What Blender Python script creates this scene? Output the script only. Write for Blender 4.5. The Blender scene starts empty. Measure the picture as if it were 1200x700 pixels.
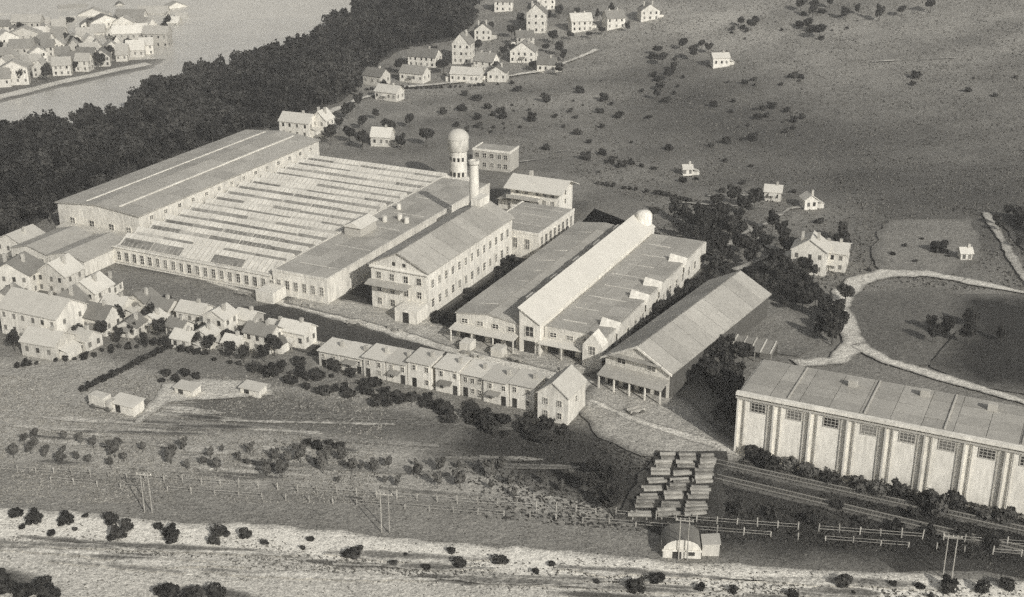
import bpy, bmesh, math, random
import numpy as np
from mathutils import Vector, noise
random.seed(7)
S = bpy.context.scene
C = S.collection
R = math.radians

# ------------------------------------------------------------------ camera, world, sun, exposure
FPX, CX, CY, CAMH = 1528.0, 600.0, 350.0, 120.0
PITCH = math.atan(614 / 1528)
cam = bpy.data.cameras.new('camera')
cam_o = bpy.data.objects.new('camera', cam); C.objects.link(cam_o); S.camera = cam_o
cam.sensor_fit = 'HORIZONTAL'; cam.sensor_width = 36; cam.lens = 36 * FPX / 1200
cam.clip_start = 1; cam.clip_end = 9000
cam_o.location = (0, 0, CAMH); cam_o.rotation_euler = (math.pi / 2 - PITCH, 0, 0)
S.render.resolution_x, S.render.resolution_y = 1024, 597

SUN_EL = R(29); SUN_DIR = Vector((0.5, -0.866, 0))          # horizontal direction towards the sun
w = bpy.data.worlds.new('World'); S.world = w; w.use_nodes = True
nt = w.node_tree; bg = nt.nodes['Background']
sky = nt.nodes.new('ShaderNodeTexSky'); sky.sky_type = 'NISHITA'; sky.sun_disc = False
sky.sun_elevation = SUN_EL; sky.sun_rotation = math.atan2(SUN_DIR.x, SUN_DIR.y)
sky.dust_density = 2.0
hs = nt.nodes.new('ShaderNodeHueSaturation'); hs.inputs['Saturation'].default_value = 0.08
nt.links.new(sky.outputs[0], hs.inputs['Color']); nt.links.new(hs.outputs[0], bg.inputs[0])
bg.inputs[1].default_value = 0.09
sun = bpy.data.lights.new('sun', 'SUN'); sun.energy = 3.6; sun.angle = R(0.6); sun.color = (1, 0.97, 0.92)
sun_o = bpy.data.objects.new('sun', sun); C.objects.link(sun_o)
d = Vector((SUN_DIR.x * math.cos(SUN_EL), SUN_DIR.y * math.cos(SUN_EL), math.sin(SUN_EL)))
sun_o.rotation_euler = d.to_track_quat('Z', 'Y').to_euler(); sun_o.location = d * 500
S.view_settings.view_transform = 'Standard'; S.view_settings.look = 'None'
S.view_settings.exposure = 0.05; S.view_settings.gamma = 1.0
S.cycles.use_denoising = False
S.cycles.use_adaptive_sampling = True; S.cycles.adaptive_threshold = 0.07; S.cycles.adaptive_min_samples = 20
S.cycles.max_bounces = 4

# ------------------------------------------------------------------ helpers
AX = Vector((0.432, 0.902, 0)).normalized()      # along the long halls
BX = Vector((0.902, -0.432, 0)).normalized()     # along their fronts
ROT = math.atan2(BX.y, BX.x)

def smooth(t):
    t = max(0.0, min(1.0, t)); return t * t * (3 - 2 * t)
def hgt(x, y):
    """height of the land: flat valley floor, hill rising to the far right"""
    h = 55 * smooth((0.62 * x + 0.78 * y - 400) / 400)
    if h > 0.5: h += min(1, h / 8) * 1.6 * noise.noise(Vector((x * 0.022, y * 0.022, 3)))
    return h
def at(X, Y, z=0.0):
    """point of the land (raised by z) that lies under a point of the photograph"""
    x = (X - CX) / FPX; y = -(Y - CY) / FPX
    dv = Vector((x, math.cos(PITCH) + y * math.sin(PITCH), -math.sin(PITCH) + y * math.cos(PITCH)))
    t = (z - CAMH) / dv.z
    p = Vector((0, 0, CAMH)) + dv * t
    if 0.62 * p.x + 0.78 * p.y > 398:
        t = 250.0
        while t < 3000:
            p = Vector((0, 0, CAMH)) + dv * t
            if p.z <= hgt(p.x, p.y) + z: break
            t += 1.0
    return Vector((p.x, p.y, hgt(p.x, p.y)))
def UV(u, v, z=0.0): 
    p = AX * u + BX * v; return Vector((p.x, p.y, z))

TINT = (1.0, 0.957, 0.848)
def mat(name, val, amp=0.25, scales=((0.4, 1.0),), rough=0.9, world=False, tint=TINT, rnd=0.0, stretch=None, bump=0.0, bscale=1.0, spec=0.2):
    m = bpy.data.materials.new(name); m.use_nodes = True
    n = m.node_tree.nodes; L = m.node_tree.links
    b = n['Principled BSDF']; b.inputs['Roughness'].default_value = rough
    b.inputs['Specular IOR Level'].default_value = spec
    if world:
        co = n.new('ShaderNodeNewGeometry').outputs['Position']
    else:
        co = n.new('ShaderNodeTexCoord').outputs['Object']
    if stretch:
        mp = n.new('ShaderNodeMapping'); mp.inputs['Scale'].default_value = stretch[:3]
        if len(stretch) > 3: mp.inputs['Rotation'].default_value = (0, 0, stretch[3])
        L.new(co, mp.inputs['Vector']); co = mp.outputs[0]
    tot = None
    for sc, wt in scales:
        t = n.new('ShaderNodeTexNoise'); t.inputs['Scale'].default_value = sc
        t.inputs['Detail'].default_value = 4; t.inputs['Roughness'].default_value = 0.65
        L.new(co, t.inputs['Vector'])
        s = n.new('ShaderNodeMath'); s.operation = 'MULTIPLY_ADD'
        s.inputs[1].default_value = 2 * amp * wt * 1.6; s.inputs[2].default_value = -amp * wt * 1.6
        L.new(t.outputs[0], s.inputs[0])
        if tot is None: tot = s.outputs[0]
        else:
            a = n.new('ShaderNodeMath'); a.operation = 'ADD'; L.new(tot, a.inputs[0]); L.new(s.outputs[0], a.inputs[1]); tot = a.outputs[0]
    if rnd:
        oi = n.new('ShaderNodeObjectInfo')
        s = n.new('ShaderNodeMath'); s.operation = 'MULTIPLY_ADD'; s.inputs[1].default_value = 2 * rnd; s.inputs[2].default_value = -rnd
        L.new(oi.outputs['Random'], s.inputs[0])
        a = n.new('ShaderNodeMath'); a.operation = 'ADD'; L.new(tot, a.inputs[0]); L.new(s.outputs[0], a.inputs[1]); tot = a.outputs[0]
    e = n.new('ShaderNodeMath'); e.operation = 'MULTIPLY_ADD'; e.inputs[1].default_value = val; e.inputs[2].default_value = val
    L.new(tot, e.inputs[0])
    cl = n.new('ShaderNodeClamp'); cl.inputs['Min'].default_value = val * 0.25; cl.inputs['Max'].default_value = min(0.88, val * 2.2)
    L.new(e.outputs[0], cl.inputs['Value'])
    mx = n.new('ShaderNodeVectorMath'); mx.operation = 'SCALE'; mx.inputs[0].default_value = tint
    L.new(cl.outputs[0], mx.inputs['Scale']); L.new(mx.outputs[0], b.inputs['Base Color'])
    if bump:
        t = n.new('ShaderNodeTexNoise'); t.inputs['Scale'].default_value = bscale; t.inputs['Detail'].default_value = 5
        L.new(co, t.inputs['Vector'])
        bp = n.new('ShaderNodeBump'); bp.inputs['Strength'].default_value = 1.0; bp.inputs['Distance'].default_value = bump
        L.new(t.outputs[0], bp.inputs['Height']); L.new(bp.outputs[0], b.inputs['Normal'])
    return m

def land_mat():
    m = mat('land', 0.2, 0.30, ((0.018, 0.5), (0.11, 0.8), (0.7, 1.2), (2.4, 3.0)), world=True, bump=0.3, bscale=0.9)
    n = m.node_tree.nodes; L = m.node_tree.links
    at_ = n.new('ShaderNodeAttribute'); at_.attribute_name = 'tone'
    for e in [x for x in n if x.type == 'MATH' and x.operation == 'MULTIPLY_ADD' and abs(x.inputs[1].default_value - 0.2) < 1e-6]:
        L.new(at_.outputs['Fac'], e.inputs[1]); L.new(at_.outputs['Fac'], e.inputs[2])
    for c in [x for x in n if x.type == 'CLAMP']:
        c.inputs['Min'].default_value = 0.012; c.inputs['Max'].default_value = 0.8
    return m
GR = ((0.018, 0.6), (0.11, 1.0), (0.7, 1.4), (2.4, 3.4))
M = dict(
    hill=mat('hill_grass', 0.115, 0.30, GR, world=True, bump=0.35, bscale=0.8),
    field=mat('dry_field', 0.30, 0.16, GR, world=True, bump=0.15, bscale=1.2),
    pasture=mat('pasture', 0.19, 0.22, GR, world=True, bump=0.2, bscale=1.0),
    strip=mat('meadow_strip', 0.20, 0.20, GR, world=True, bump=0.2, bscale=1.2),
    dark=mat('dark_grass', 0.085, 0.32, GR, world=True, bump=0.3, bscale=0.9),
    mid=mat('rough_grass', 0.13, 0.32, GR, world=True, bump=0.3, bscale=0.9),
    deep=mat('dark_ground', 0.05, 0.35, GR, world=True, bump=0.3, bscale=0.9),
    sand=mat('pale_sand', 0.56, 0.10, GR, world=True, bump=0.12, bscale=0.9),
    flat=mat('dry_mud', 0.36, 0.15, GR, world=True, bump=0.15, bscale=1.1),
    road=mat('pale_road', 0.46, 0.14, GR, world=True, bump=0.05, bscale=1.5),
    yard=mat('yard', 0.36, 0.2, GR, world=True, bump=0.1, bscale=1.0),
    land=land_mat(),
    water=mat('river_water', 0.46, 0.12, ((0.008, 1.2), (0.05, 1.0), (0.5, .8)), rough=0.35, world=True, spec=0.5, bump=0.05, bscale=0.5),
    white=mat('white_render', 0.62, 0.12, ((0.2, 2.0), (1.6, 2.6)), rnd=0.12, stretch=(1, 1, .22)),
    bright=mat('fresh_limewash', 0.74, 0.12, ((0.2, 1.2), (1.6, 2.0)), stretch=(1, 1, .22)),
    cream=mat('weathered_render', 0.54, 0.15, ((0.2, 1.2), (1.6, 2.0)), rnd=0.16, stretch=(1, 1, .22)),
    grey=mat('grey_render', 0.42, 0.15, ((0.25, 1), (1.5, 0.8)), rnd=0.12),
    roof=mat('grey_roofing', 0.35, 0.13, ((0.12, 1.2), (0.8, 1.3), (2.5, 1.6)), bump=0.03, bscale=2),
    roofp=mat('roofing_sheet', 0.36, 0.12, ((0.12, 1.2), (0.8, 1.3), (2.5, 1.8)), rnd=0.13, bump=0.02, bscale=2),
    roofd=mat('dark_tiles', 0.2, 0.18, ((0.3, 1.0), (2, 0.7)), rnd=0.25, bump=0.04, bscale=3),
    roofl=mat('pale_roof', 0.52, 0.10, ((0.3, 1.0), (2, 0.7)), rnd=0.15),
    saw=mat('whitewashed_roof', 0.6, 0.14, ((0.1, 1.5), (0.5, 1.4), (2, 1.2))),
    glaz=mat('sooty_glazing', 0.24, 0.4, ((0.12, 1.6), (0.8, 1.3)), rough=0.4, rnd=0.2),
    glazl=mat('limewashed_glazing', 0.42, 0.3, ((0.12, 1.6), (0.8, 1.3)), rough=0.4, rnd=0.25),
    glass=mat('dark_glass', 0.04, 0.3, ((0.8, 1.0),), rough=0.2, rnd=0.4, spec=0.4),
    glassm=mat('grey_glass', 0.16, 0.3, ((0.8, 1.0),), rough=0.3, rnd=0.4, spec=0.4),
    wood=mat('weathered_wood', 0.32, 0.3, ((0.6, 1), (3, 0.8)), rnd=0.2),
    woodl=mat('fresh_timber', 0.33, 0.3, ((0.6, 1.4), (3, 1.4)), rnd=0.25),
    woodd=mat('dark_timber', 0.09, 0.3, ((0.6, 1), (3, 0.8)), rnd=0.2),
    metal=mat('rail_steel', 0.24, 0.15, ((1, 1),), rough=0.5),
    leaf=mat('foliage', 0.038, 0.4, ((0.06, 1.0), (0.5, 1.8), (2.2, 2.2)), rnd=0.35),
    woodleaf=mat('wood_foliage', 0.03, 0.6, ((0.025, 2.2), (0.15, 2.4), (0.9, 2.0)), world=True),
    tuft=mat('grass_blades', 0.125, 0.35, ((0.03, 1.0), (0.6, 1.5)), world=True),
    tuftl=mat('dry_grass_blades', 0.24, 0.3, ((0.03, 1.0), (0.6, 1.5)), world=True),
    leafm=mat('pale_foliage', 0.10, 0.4, ((0.25, 1.0), (1.5, 0.6)), rnd=0.25),
    timber=mat('stacked_timber', 0.24, 0.35, ((0.6, 1.4), (3, 1.6)), rnd=0.4),
    ballast=mat('track_ballast', 0.10, 0.3, ((0.4, 1.5), (2.2, 2.5)), world=True),
    bark=mat('bark', 0.08, 0.3, ((1, 1),)),
)

def tag(o, label=None, cat=None, group=None, kind=None):
    if label: o['label'] = label
    if cat: o['category'] = cat
    if group: o['group'] = group
    if kind: o['kind'] = kind
    return o
def empty(name, loc, rz=0.0, label=None, cat=None, group=None):
    o = bpy.data.objects.new(name, None); C.objects.link(o)
    o.location = loc; o.rotation_euler = (0, 0, rz); o.empty_display_size = 0.5
    return tag(o, label, cat, group)
def link(name, me, parent=None, loc=(0, 0, 0), rz=0.0, sc=None):
    o = bpy.data.objects.new(name, me); C.objects.link(o)
    if parent is not None: o.parent = parent
    o.location = loc; o.rotation_euler = (0, 0, rz)
    if sc is not None: o.scale = sc
    return o
def copy_tree(o, parent=None):
    c = o.copy(); C.objects.link(c); c.parent = parent
    for ch in o.children: copy_tree(ch, c)
    return c

class MB:
    def __init__(s): s.v = []; s.f = []
    def add(s, vs, fs):
        n = len(s.v); s.v += [tuple(p) for p in vs]; s.f += [tuple(i + n for i in f) for f in fs]; return s
    def hexa(s, p):
        return s.add(p, [(0, 3, 2, 1), (4, 5, 6, 7), (0, 1, 5, 4), (1, 2, 6, 5), (2, 3, 7, 6), (3, 0, 4, 7)])
    def box(s, x0, x1, y0, y1, z0, z1):
        return s.hexa([(x0, y0, z0), (x1, y0, z0), (x1, y1, z0), (x0, y1, z0), (x0, y0, z1), (x1, y0, z1), (x1, y1, z1), (x0, y1, z1)])
    def slab(s, p, th):
        q = [(x, y, z - th) for x, y, z in p]; return s.hexa(q + list(p))
    def cyl(s, p0, p1, r0, r1, n=8, caps=True):
        p0 = Vector(p0); p1 = Vector(p1); ax = (p1 - p0).normalized()
        t = ax.orthogonal().normalized(); u = ax.cross(t)
        vs = []
        for p, r in ((p0, r0), (p1, r1)):
            for i in range(n):
                a = 2 * math.pi * i / n; vs.append(p + (t * math.cos(a) + u * math.sin(a)) * r)
        fs = [(i, (i + 1) % n, n + (i + 1) % n, n + i) for i in range(n)]
        if caps: fs += [tuple(range(n - 1, -1, -1)), tuple(range(n, 2 * n))]
        return s.add(vs, fs)
    def lathe(s, prof, n=20):
        vs = []; 
        for r, z in prof:
            for i in range(n):
                a = 2 * math.pi * i / n; vs.append((r * math.cos(a), r * math.sin(a), z))
        fs = []
        for k in range(len(prof) - 1):
            for i in range(n):
                fs.append((k * n + i, k * n + (i + 1) % n, (k + 1) * n + (i + 1) % n, (k + 1) * n + i))
        return s.add(vs, fs)
    def mesh(s, name, m, smoothed=False):
        me = bpy.data.meshes.new(name); me.from_pydata(s.v, [], s.f); me.materials.append(m)
        if smoothed: me.polygons.foreach_set('use_smooth', [True] * len(me.polygons))
        me.update(); return me
    def build(s, name, m, parent=None, smoothed=False, loc=(0, 0, 0), rz=0.0):
        return link(name, s.mesh(name, m, smoothed), parent, loc, rz)

# ------------------------------------------------------------------ ground
def ground():
    def axis(lo, hi, core0, core1, fine, n):
        a = [core0 + i * fine for i in range(int((core1 - core0) / fine) + 1)]
        k = 1
        out = []
        x = core0; st = fine
        while x > lo: st *= 1.25; x -= st; out.append(x)
        a = out[::-1] + a
        x = a[-1]; st = fine
        while x < hi: st *= 1.25; x += st; a.append(x)
        return a
    xs = axis(-3000, 3000, -330, 340, 6, 0); ys = axis(-600, 4500, 160, 860, 6, 0)
    vs = [(x, y, hgt(x, y)) for y in ys for x in xs]; nx = len(xs)
    fs = [(j * nx + i, j * nx + i + 1, (j + 1) * nx + i + 1, (j + 1) * nx + i) for j in range(len(ys) - 1) for i in range(nx - 1)]
    mb = MB(); mb.v = vs; mb.f = fs
    o = mb.build('ground', M['land'], smoothed=True); o['kind'] = 'structure'
    blobs = [(at(X, Y), rx, ry, k) for X, Y, rx, ry, k in (
        (880, 140, 38, 60, -.5), (790, 90, 20, 60, -.45), (1120, 150, 90, 110, -.35), (1180, 240, 60, 50, -.4), (1000, 220, 50, 40, -.25), (740, 30, 40, 60, .25), (850, 40, 40, 60, .3),
        (1060, 60, 60, 60, .2), (640, 110, 40, 50, .1), (560, 130, 40, 40, -.1), (700, 160, 40, 50, -.12), (1110, 100, 60, 60, .15), (900, 250, 60, 20, .15))]
    at_ = o.data.attributes.new('tone', 'FLOAT', 'POINT'); vals = []
    for x, y, z in vs:
        t = 0.2
        for p, rx, ry, k in blobs:
            q = ((x - p.x) / rx) ** 2 + ((y - p.y) / ry) ** 2
            if q < 9:
                q *= 1 + .5 * noise.noise(Vector((x * .03, y * .03, 1)))
                t *= 1 + k * math.exp(-q)
        if y > 330: t *= 1 + .38 * noise.noise(Vector((x * .012 + y * .006, y * .045 - x * .02, 8))) + .22 * noise.noise(Vector((x * .05, y * .12, 2)))
        vals.append(t)
    at_.data.foreach_set('value', vals)
ground()

def rag(pts, step=2.5, amp=0.8, closed=True, seed=0):
    out = []; n = len(pts)
    for i in range(n if closed else n - 1):
        a, b = pts[i], pts[(i + 1) % n]
        k = max(1, int((b - a).length / step)); nrm = Vector((-(b - a).y, (b - a).x, 0)).normalized()
        for j in range(k):
            p = a.lerp(b, j / k)
            q = Vector((p.x * 0.06, p.y * 0.06, seed))
            dd = amp * (1.6 * noise.noise(q) + 1.0 * noise.noise(q * 4.1) + 0.7 * noise.noise(q * 13))
            out.append(p + nrm * dd)
    if not closed: out.append(pts[-1])
    return out
def soft(name, pts, val, edge, wd=4.0, amp=1.2, lift=0.0):
    """a sheet of other ground whose tone runs into its surroundings over wd metres"""
    _lay[0] += 1; z = 0.004 * _lay[0] + lift
    P = rag(pts, 3.0 if wd > 1.3 else 1.5, amp, True, _lay[0])
    bm = bmesh.new(); f = bm.faces.new([bm.verts.new((p.x, p.y, 0)) for p in P])
    bmesh.ops.triangulate(bm, faces=[f])
    for _ in range(11):
        es = [e for e in bm.edges if e.calc_length() > min(4.5, max(.9, wd))]
        if not es: break
        bmesh.ops.subdivide_edges(bm, edges=es, cuts=1); bmesh.ops.triangulate(bm, faces=bm.faces[:])
    bm.normal_update()
    for f in bm.faces:
        if f.normal.z < 0: f.normal_flip()
    A = np.array([(p.x, p.y) for p in P]); D = np.roll(A, -1, 0) - A; LL = (D ** 2).sum(1) + 1e-9
    Q = np.array([(v.co.x, v.co.y) for v in bm.verts]); best = np.full(len(Q), 1e18)
    for i in range(len(A)):
        t = np.clip(((Q - A[i]) @ D[i]) / LL[i], 0, 1)
        best = np.minimum(best, ((Q - A[i] - t[:, None] * D[i]) ** 2).sum(1))
    best = np.sqrt(best) / wd
    vals = []
    for v, k in zip(bm.verts, best):
        x, y = v.co.x, v.co.y
        if k > .02: k *= 1 + .6 * noise.noise(Vector((x * .25, y * .25, 5)))
        vals.append(edge + (val - edge) * smooth(k)); v.co.z = hgt(x, y) + z
    me = bpy.data.meshes.new(name); bm.to_mesh(me); bm.free(); me.materials.append(M['land'])
    me.attributes.new('tone', 'FLOAT', 'POINT').data.foreach_set('value', vals)
    o = link(name, me); o['kind'] = 'structure'; return o
_lay = [0]
def patch(name, pts, m, amp=0.8, z=None, hill=False, step=2.5):
    """a sheet of another ground lying on the land"""
    _lay[0] += 1
    z = 0.004 * _lay[0] if z is None else z
    P = rag(pts, step, amp, True, _lay[0])
    bm = bmesh.new()
    vs = [bm.verts.new((p.x, p.y, 0)) for p in P]
    f = bm.faces.new(vs)
    if f.calc_area() and f.normal.z < 0: f.normal_flip()
    bmesh.ops.triangulate(bm, faces=[f])
    if hill:
        for _ in range(3):
            es = [e for e in bm.edges if e.calc_length() > 7]
            if not es: break
            bmesh.ops.subdivide_edges(bm, edges=es, cuts=1); bmesh.ops.triangulate(bm, faces=bm.faces[:])
        z += 0.35
    bm.normal_update()
    for f in bm.faces:
        if f.normal.z < 0: f.normal_flip()
    for v in bm.verts: v.co.z = hgt(v.co.x, v.co.y) + z
    me = bpy.data.meshes.new(name); bm.to_mesh(me); bm.free(); me.materials.append(m)
    o = link(name, me); o['kind'] = 'structure'; return o
def PX(*l): return [at(X, Y) for X, Y in l]
def streak(pts, wd, val, edge):
    L, Rr = [], []
    for i, p in enumerate(pts):
        t = pts[min(len(pts) - 1, i + 1)] - pts[max(0, i - 1)]; t.z = 0; t.normalize(); nn = Vector((-t.y, t.x, 0))
        L.append(p + nn * wd[i] / 2); Rr.append(p - nn * wd[i] / 2)
    return soft('grass_shadow_streak', L + Rr[::-1], val, edge, max(wd) * .3, .5)  # grass streaks; some dark ones hold long shadows in their tone
def strip(name, pts, wd, m, amp=0.3, hill=False):
    L, Rr = [], []
    for i, p in enumerate(pts):
        a = pts[max(0, i - 1)]; b = pts[min(len(pts) - 1, i + 1)]
        t = (b - a); t.z = 0; t.normalize(); nn = Vector((-t.y, t.x, 0))
        ww = wd[i] if isinstance(wd, (list, tuple)) else wd
        L.append(p + nn * ww / 2); Rr.append(p - nn * ww / 2)
    tone = {'pale_road': .56, 'yard': .38, 'pale_sand': .56}[m.name]
    return soft(name, L + Rr[::-1], tone, .2, min(1.0, .2 * (max(wd) if isinstance(wd, (list, tuple)) else wd)), amp + .25, lift=.3 if hill else 0)

# river and far bank
patch('river', [Vector(p) for p in ((-330, 330, 0), (-176, 425, 0), (-150, 470, 0), (-128, 545, 0), (-95, 640, 0), (-66, 745, 0), (-60, 900, 0), (-120, 1200, 0), (-500, 1500, 0), (-900, 1400, 0), (-700, 700, 0))], M['water'], 2.0)
soft('far_bank', PX((-90, 150), (0, 121), (64, 105), (128, 91), (180, 80), (208, 62), (216, 35), (222, 0)) + [Vector((-230, 900, 0)), Vector((-400, 1150, 0)), Vector((-800, 1100, 0)), Vector((-520, 560, 0))], .15, .28, 5)
strip('riverside_road', PX((-60, 135), (0, 114), (64, 98), (128, 84), (176, 74)), 7, M['sand'], 0.5)
# fields in the foreground
soft('field', PX((-60, 425), (90, 405), (180, 425), (235, 452), (430, 470), (640, 505), (760, 560), (740, 622), (560, 597), (300, 578), (0, 553), (-80, 548)), .33, .2, 5)
soft('pasture', PX((185, 465), (240, 452), (380, 455), (520, 475), (600, 500), (660, 560), (560, 558), (480, 540), (380, 520), (300, 512), (170, 500)), .14, .32, 7)
soft('rough_grass', PX((540, 492), (690, 488), (760, 535), (880, 535), (1000, 580), (1300, 655), (1300, 705), (1200, 679), (866, 664), (700, 640), (720, 600), (600, 570), (500, 530)), .042, .17, 7)
soft('meadow', PX((-80, 550), (0, 553), (300, 577), (560, 595), (740, 612), (800, 640), (880, 664), (670, 650), (480, 633), (280, 617), (0, 598), (-80, 590)), .22, .2, 3, .6)
soft('dark_ground', PX((940, 565), (1080, 585), (1300, 630), (1300, 690), (1200, 677), (1060, 668), (980, 620)), .022, .055, 7)  # darkest stretch of ground, its tone blending out at the edges
soft('dry_bed', PX((-80, 620), (200, 635), (480, 655), (760, 670), (1300, 690), (1300, 760), (1200, 790), (-100, 760)), .5, .3, 2)
soft('sand_bank', PX((-80, 590), (0, 596), (200, 609), (280, 615), (480, 631), (670, 648), (866, 664), (1200, 678), (1300, 684), (1300, 735), (1150, 720), (900, 702), (640, 680), (480, 668), (330, 655), (170, 643), (0, 630), (-80, 624)), .72, .36, 1.8, .9)
for k, (x0, y0, x1, y1, th) in enumerate(((20, 628, 180, 644, 1.8), (230, 640, 360, 655, 1.5), (60, 646, 190, 652, 1.2), (350, 657, 520, 669, 1.6), (480, 676, 700, 688, 1.4), (-40, 668, 60, 690, 5), (180, 690, 300, 700, 3), (640, 694, 800, 704, 2))):
    streak(PX((x0, y0), ((x0 * 2 + x1) / 3, (y0 * 2 + y1) / 3 + 1), ((x0 + 2 * x1) / 3, (y0 + 2 * y1) / 3), (x1, y1)), [0.8, th * 1.2, th, 0.6], .1, .4)
random.seed(61)
for k in range(34):
    x0 = random.uniform(-60, 560); y0 = random.uniform(455, 540) + max(0, x0) * .08
    ln = random.uniform(60, 220); dy = ln * random.uniform(.02, .09)
    if y0 + dy > 548 + .07 * (x0 + ln): continue
    lt = random.random() < .45
    streak(PX((x0, y0), (x0 + ln * .35, y0 + dy * .4), (x0 + ln * .7, y0 + dy * .75), (x0 + ln, y0 + dy)), [.8, random.uniform(1, 2.4), random.uniform(.8, 2), .5], (.44 if x0 < 300 else .24) if lt else random.uniform(.1, .17), .3 if x0 < 250 else .2)
for k in range(26):
    x0 = random.uniform(-80, 1000); y0 = 622 + .05 * max(0, x0) + random.uniform(8, 40)
    ln = random.uniform(80, 260); dy = ln * random.uniform(.02, .08)
    lt = random.random() < .3
    streak(PX((x0, y0), (x0 + ln * .35, y0 + dy * .3), (x0 + ln * .7, y0 + dy * .7), (x0 + ln, y0 + dy)), [.8, random.uniform(1, 2.2), random.uniform(.8, 1.8), .5], .58 if lt else random.uniform(.13, .22), .42)
for (x0, y0, x1, y1, th) in ((170, 500, 330, 503, 1.6), (60, 506, 260, 511, 1.5), (270, 540, 330, 546, 1.2), (330, 520, 420, 530, 1.6), (200, 488, 260, 492, 1)):
    streak(PX((x0, y0), ((x0 + x1) / 2, (y0 + y1) / 2), (x1, y1)), [0.6, th * 1.3, 0.6], .09, .3)  # thin dark strips paint tree shadows onto the field
# works yard
def UVP(*l): return [UV(u, v) for u, v in l]
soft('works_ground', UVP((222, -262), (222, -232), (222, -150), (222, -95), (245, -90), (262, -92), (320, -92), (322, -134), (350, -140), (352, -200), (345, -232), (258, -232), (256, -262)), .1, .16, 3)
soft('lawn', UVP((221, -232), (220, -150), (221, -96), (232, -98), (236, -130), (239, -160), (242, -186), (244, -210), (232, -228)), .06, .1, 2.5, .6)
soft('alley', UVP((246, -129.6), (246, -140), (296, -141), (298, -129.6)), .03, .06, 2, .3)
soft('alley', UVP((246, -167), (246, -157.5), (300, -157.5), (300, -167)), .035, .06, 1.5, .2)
soft('shaded_bank', UVP((230, -92.5), (232, -84), (285, -83), (318, -76), (316, -92.5)), .025, .06, 2, .5)  # near-black tone holds the shadow left of the warehouse, under its trees
soft('court', UVP((226, -236), (224, -200), (240, -180), (245.5, -200), (245.5, -234)), .19, .15, 2)
strip('works_road', UVP((247, -212), (243, -185), (241, -160), (238.5, -140), (235, -120), (233, -100), (230, -86)), [1, 3, 5, 6, 6, 6, 6], M['road'], 0.4)
soft('forecourt', UVP((252, -178), (242, -178), (240, -150), (236, -128), (234, -96), (243, -93), (243, -130), (250, -142), (250, -166)), .36, .15, 1.2, .6)
strip('works_lane', UVP((228, -205), (226, -180), (225, -150), (222.5, -125)), [1.5, 2, 2.2, 1], M['road'], 0.3)
soft('apron', PX((672, 482), (690, 455), (720, 440), (780, 452), (840, 500), (875, 535), (845, 548), (800, 545), (748, 538), (700, 515)), .37, .15, 2.0, .8)
strip('track', PX((690, 470), (760, 500), (830, 520), (900, 545), (960, 556)), [2, 3, 3, 2.5, 1], M['road'], 0.4)
soft('rear_yard', PX((830, 340), (905, 345), (950, 372), (965, 400), (935, 420), (870, 410), (850, 395)), 0.2, 0.15, 3)
soft('rough_field', PX((985, 345), (1090, 338), (1140, 350), (1110, 390), (1090, 430), (1040, 430), (1000, 400), (975, 370)), 0.13, 0.15, 3)
soft('plot', PX((1040, 258), (1140, 258), (1150, 300), (1120, 322), (1030, 322), (1020, 290)), 0.21, 0.16, 3)
soft('dark_field', PX((1110, 345), (1260, 350), (1300, 480), (1140, 455), (1090, 432), (1120, 385)), .03, .12, 6)
strip('lane', PX((1130, 330), (1085, 322), (1040, 322), (1005, 330), (988, 345), (984, 362), (995, 385), (1004, 405), (980, 425), (930, 428)), [4, 5, 6, 6.5, 6, 5, 4.5, 4.5, 4, 5], M['road'], 0.4)
strip('lane', PX((1004, 405), (1040, 425), (1090, 440), (1150, 458), (1230, 482)), [4, 3.6, 3.6, 3.2, 3], M['road'], 0.3)
strip('lane', PX((1130, 330), (1160, 336), (1230, 350)), [4, 3.5, 3], M['road'], 0.3)
strip('hill_road', PX((1155, 250), (1168, 272), (1182, 296), (1196, 322), (1220, 350)), 2.4, M['yard'], 0.3)
soft('hill_bank', PX((1166, 250), (1180, 268), (1196, 292), (1215, 322), (1260, 320), (1240, 250)), .035, .1, 2)
for a, b, c_ in (((860, 318), (905, 300), (940, 318)), ((850, 290), (880, 270), (912, 258)), ((872, 262), (900, 290), (935, 308)), ((905, 258), (925, 246), (960, 240))):
    strip('garden_path', PX(a, b, c_), 1.8, M['yard'], 0.2)
# hill plots and paths
strip('village_road', PX((330, 166), (372, 140), (420, 118), (470, 104), (540, 98), (640, 84), (700, 60)), 3.5, M['road'], 0.4, hill=True)
for p in (((606, 186), (668, 178)), ((608, 192), (672, 184)), ((800, 240), (900, 246)), ((830, 232), (930, 230)), ((1020, 75), (1120, 70))):
    strip('hill_path', PX(*p), 0.7, M['yard'], 0.3, hill=True)

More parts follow.
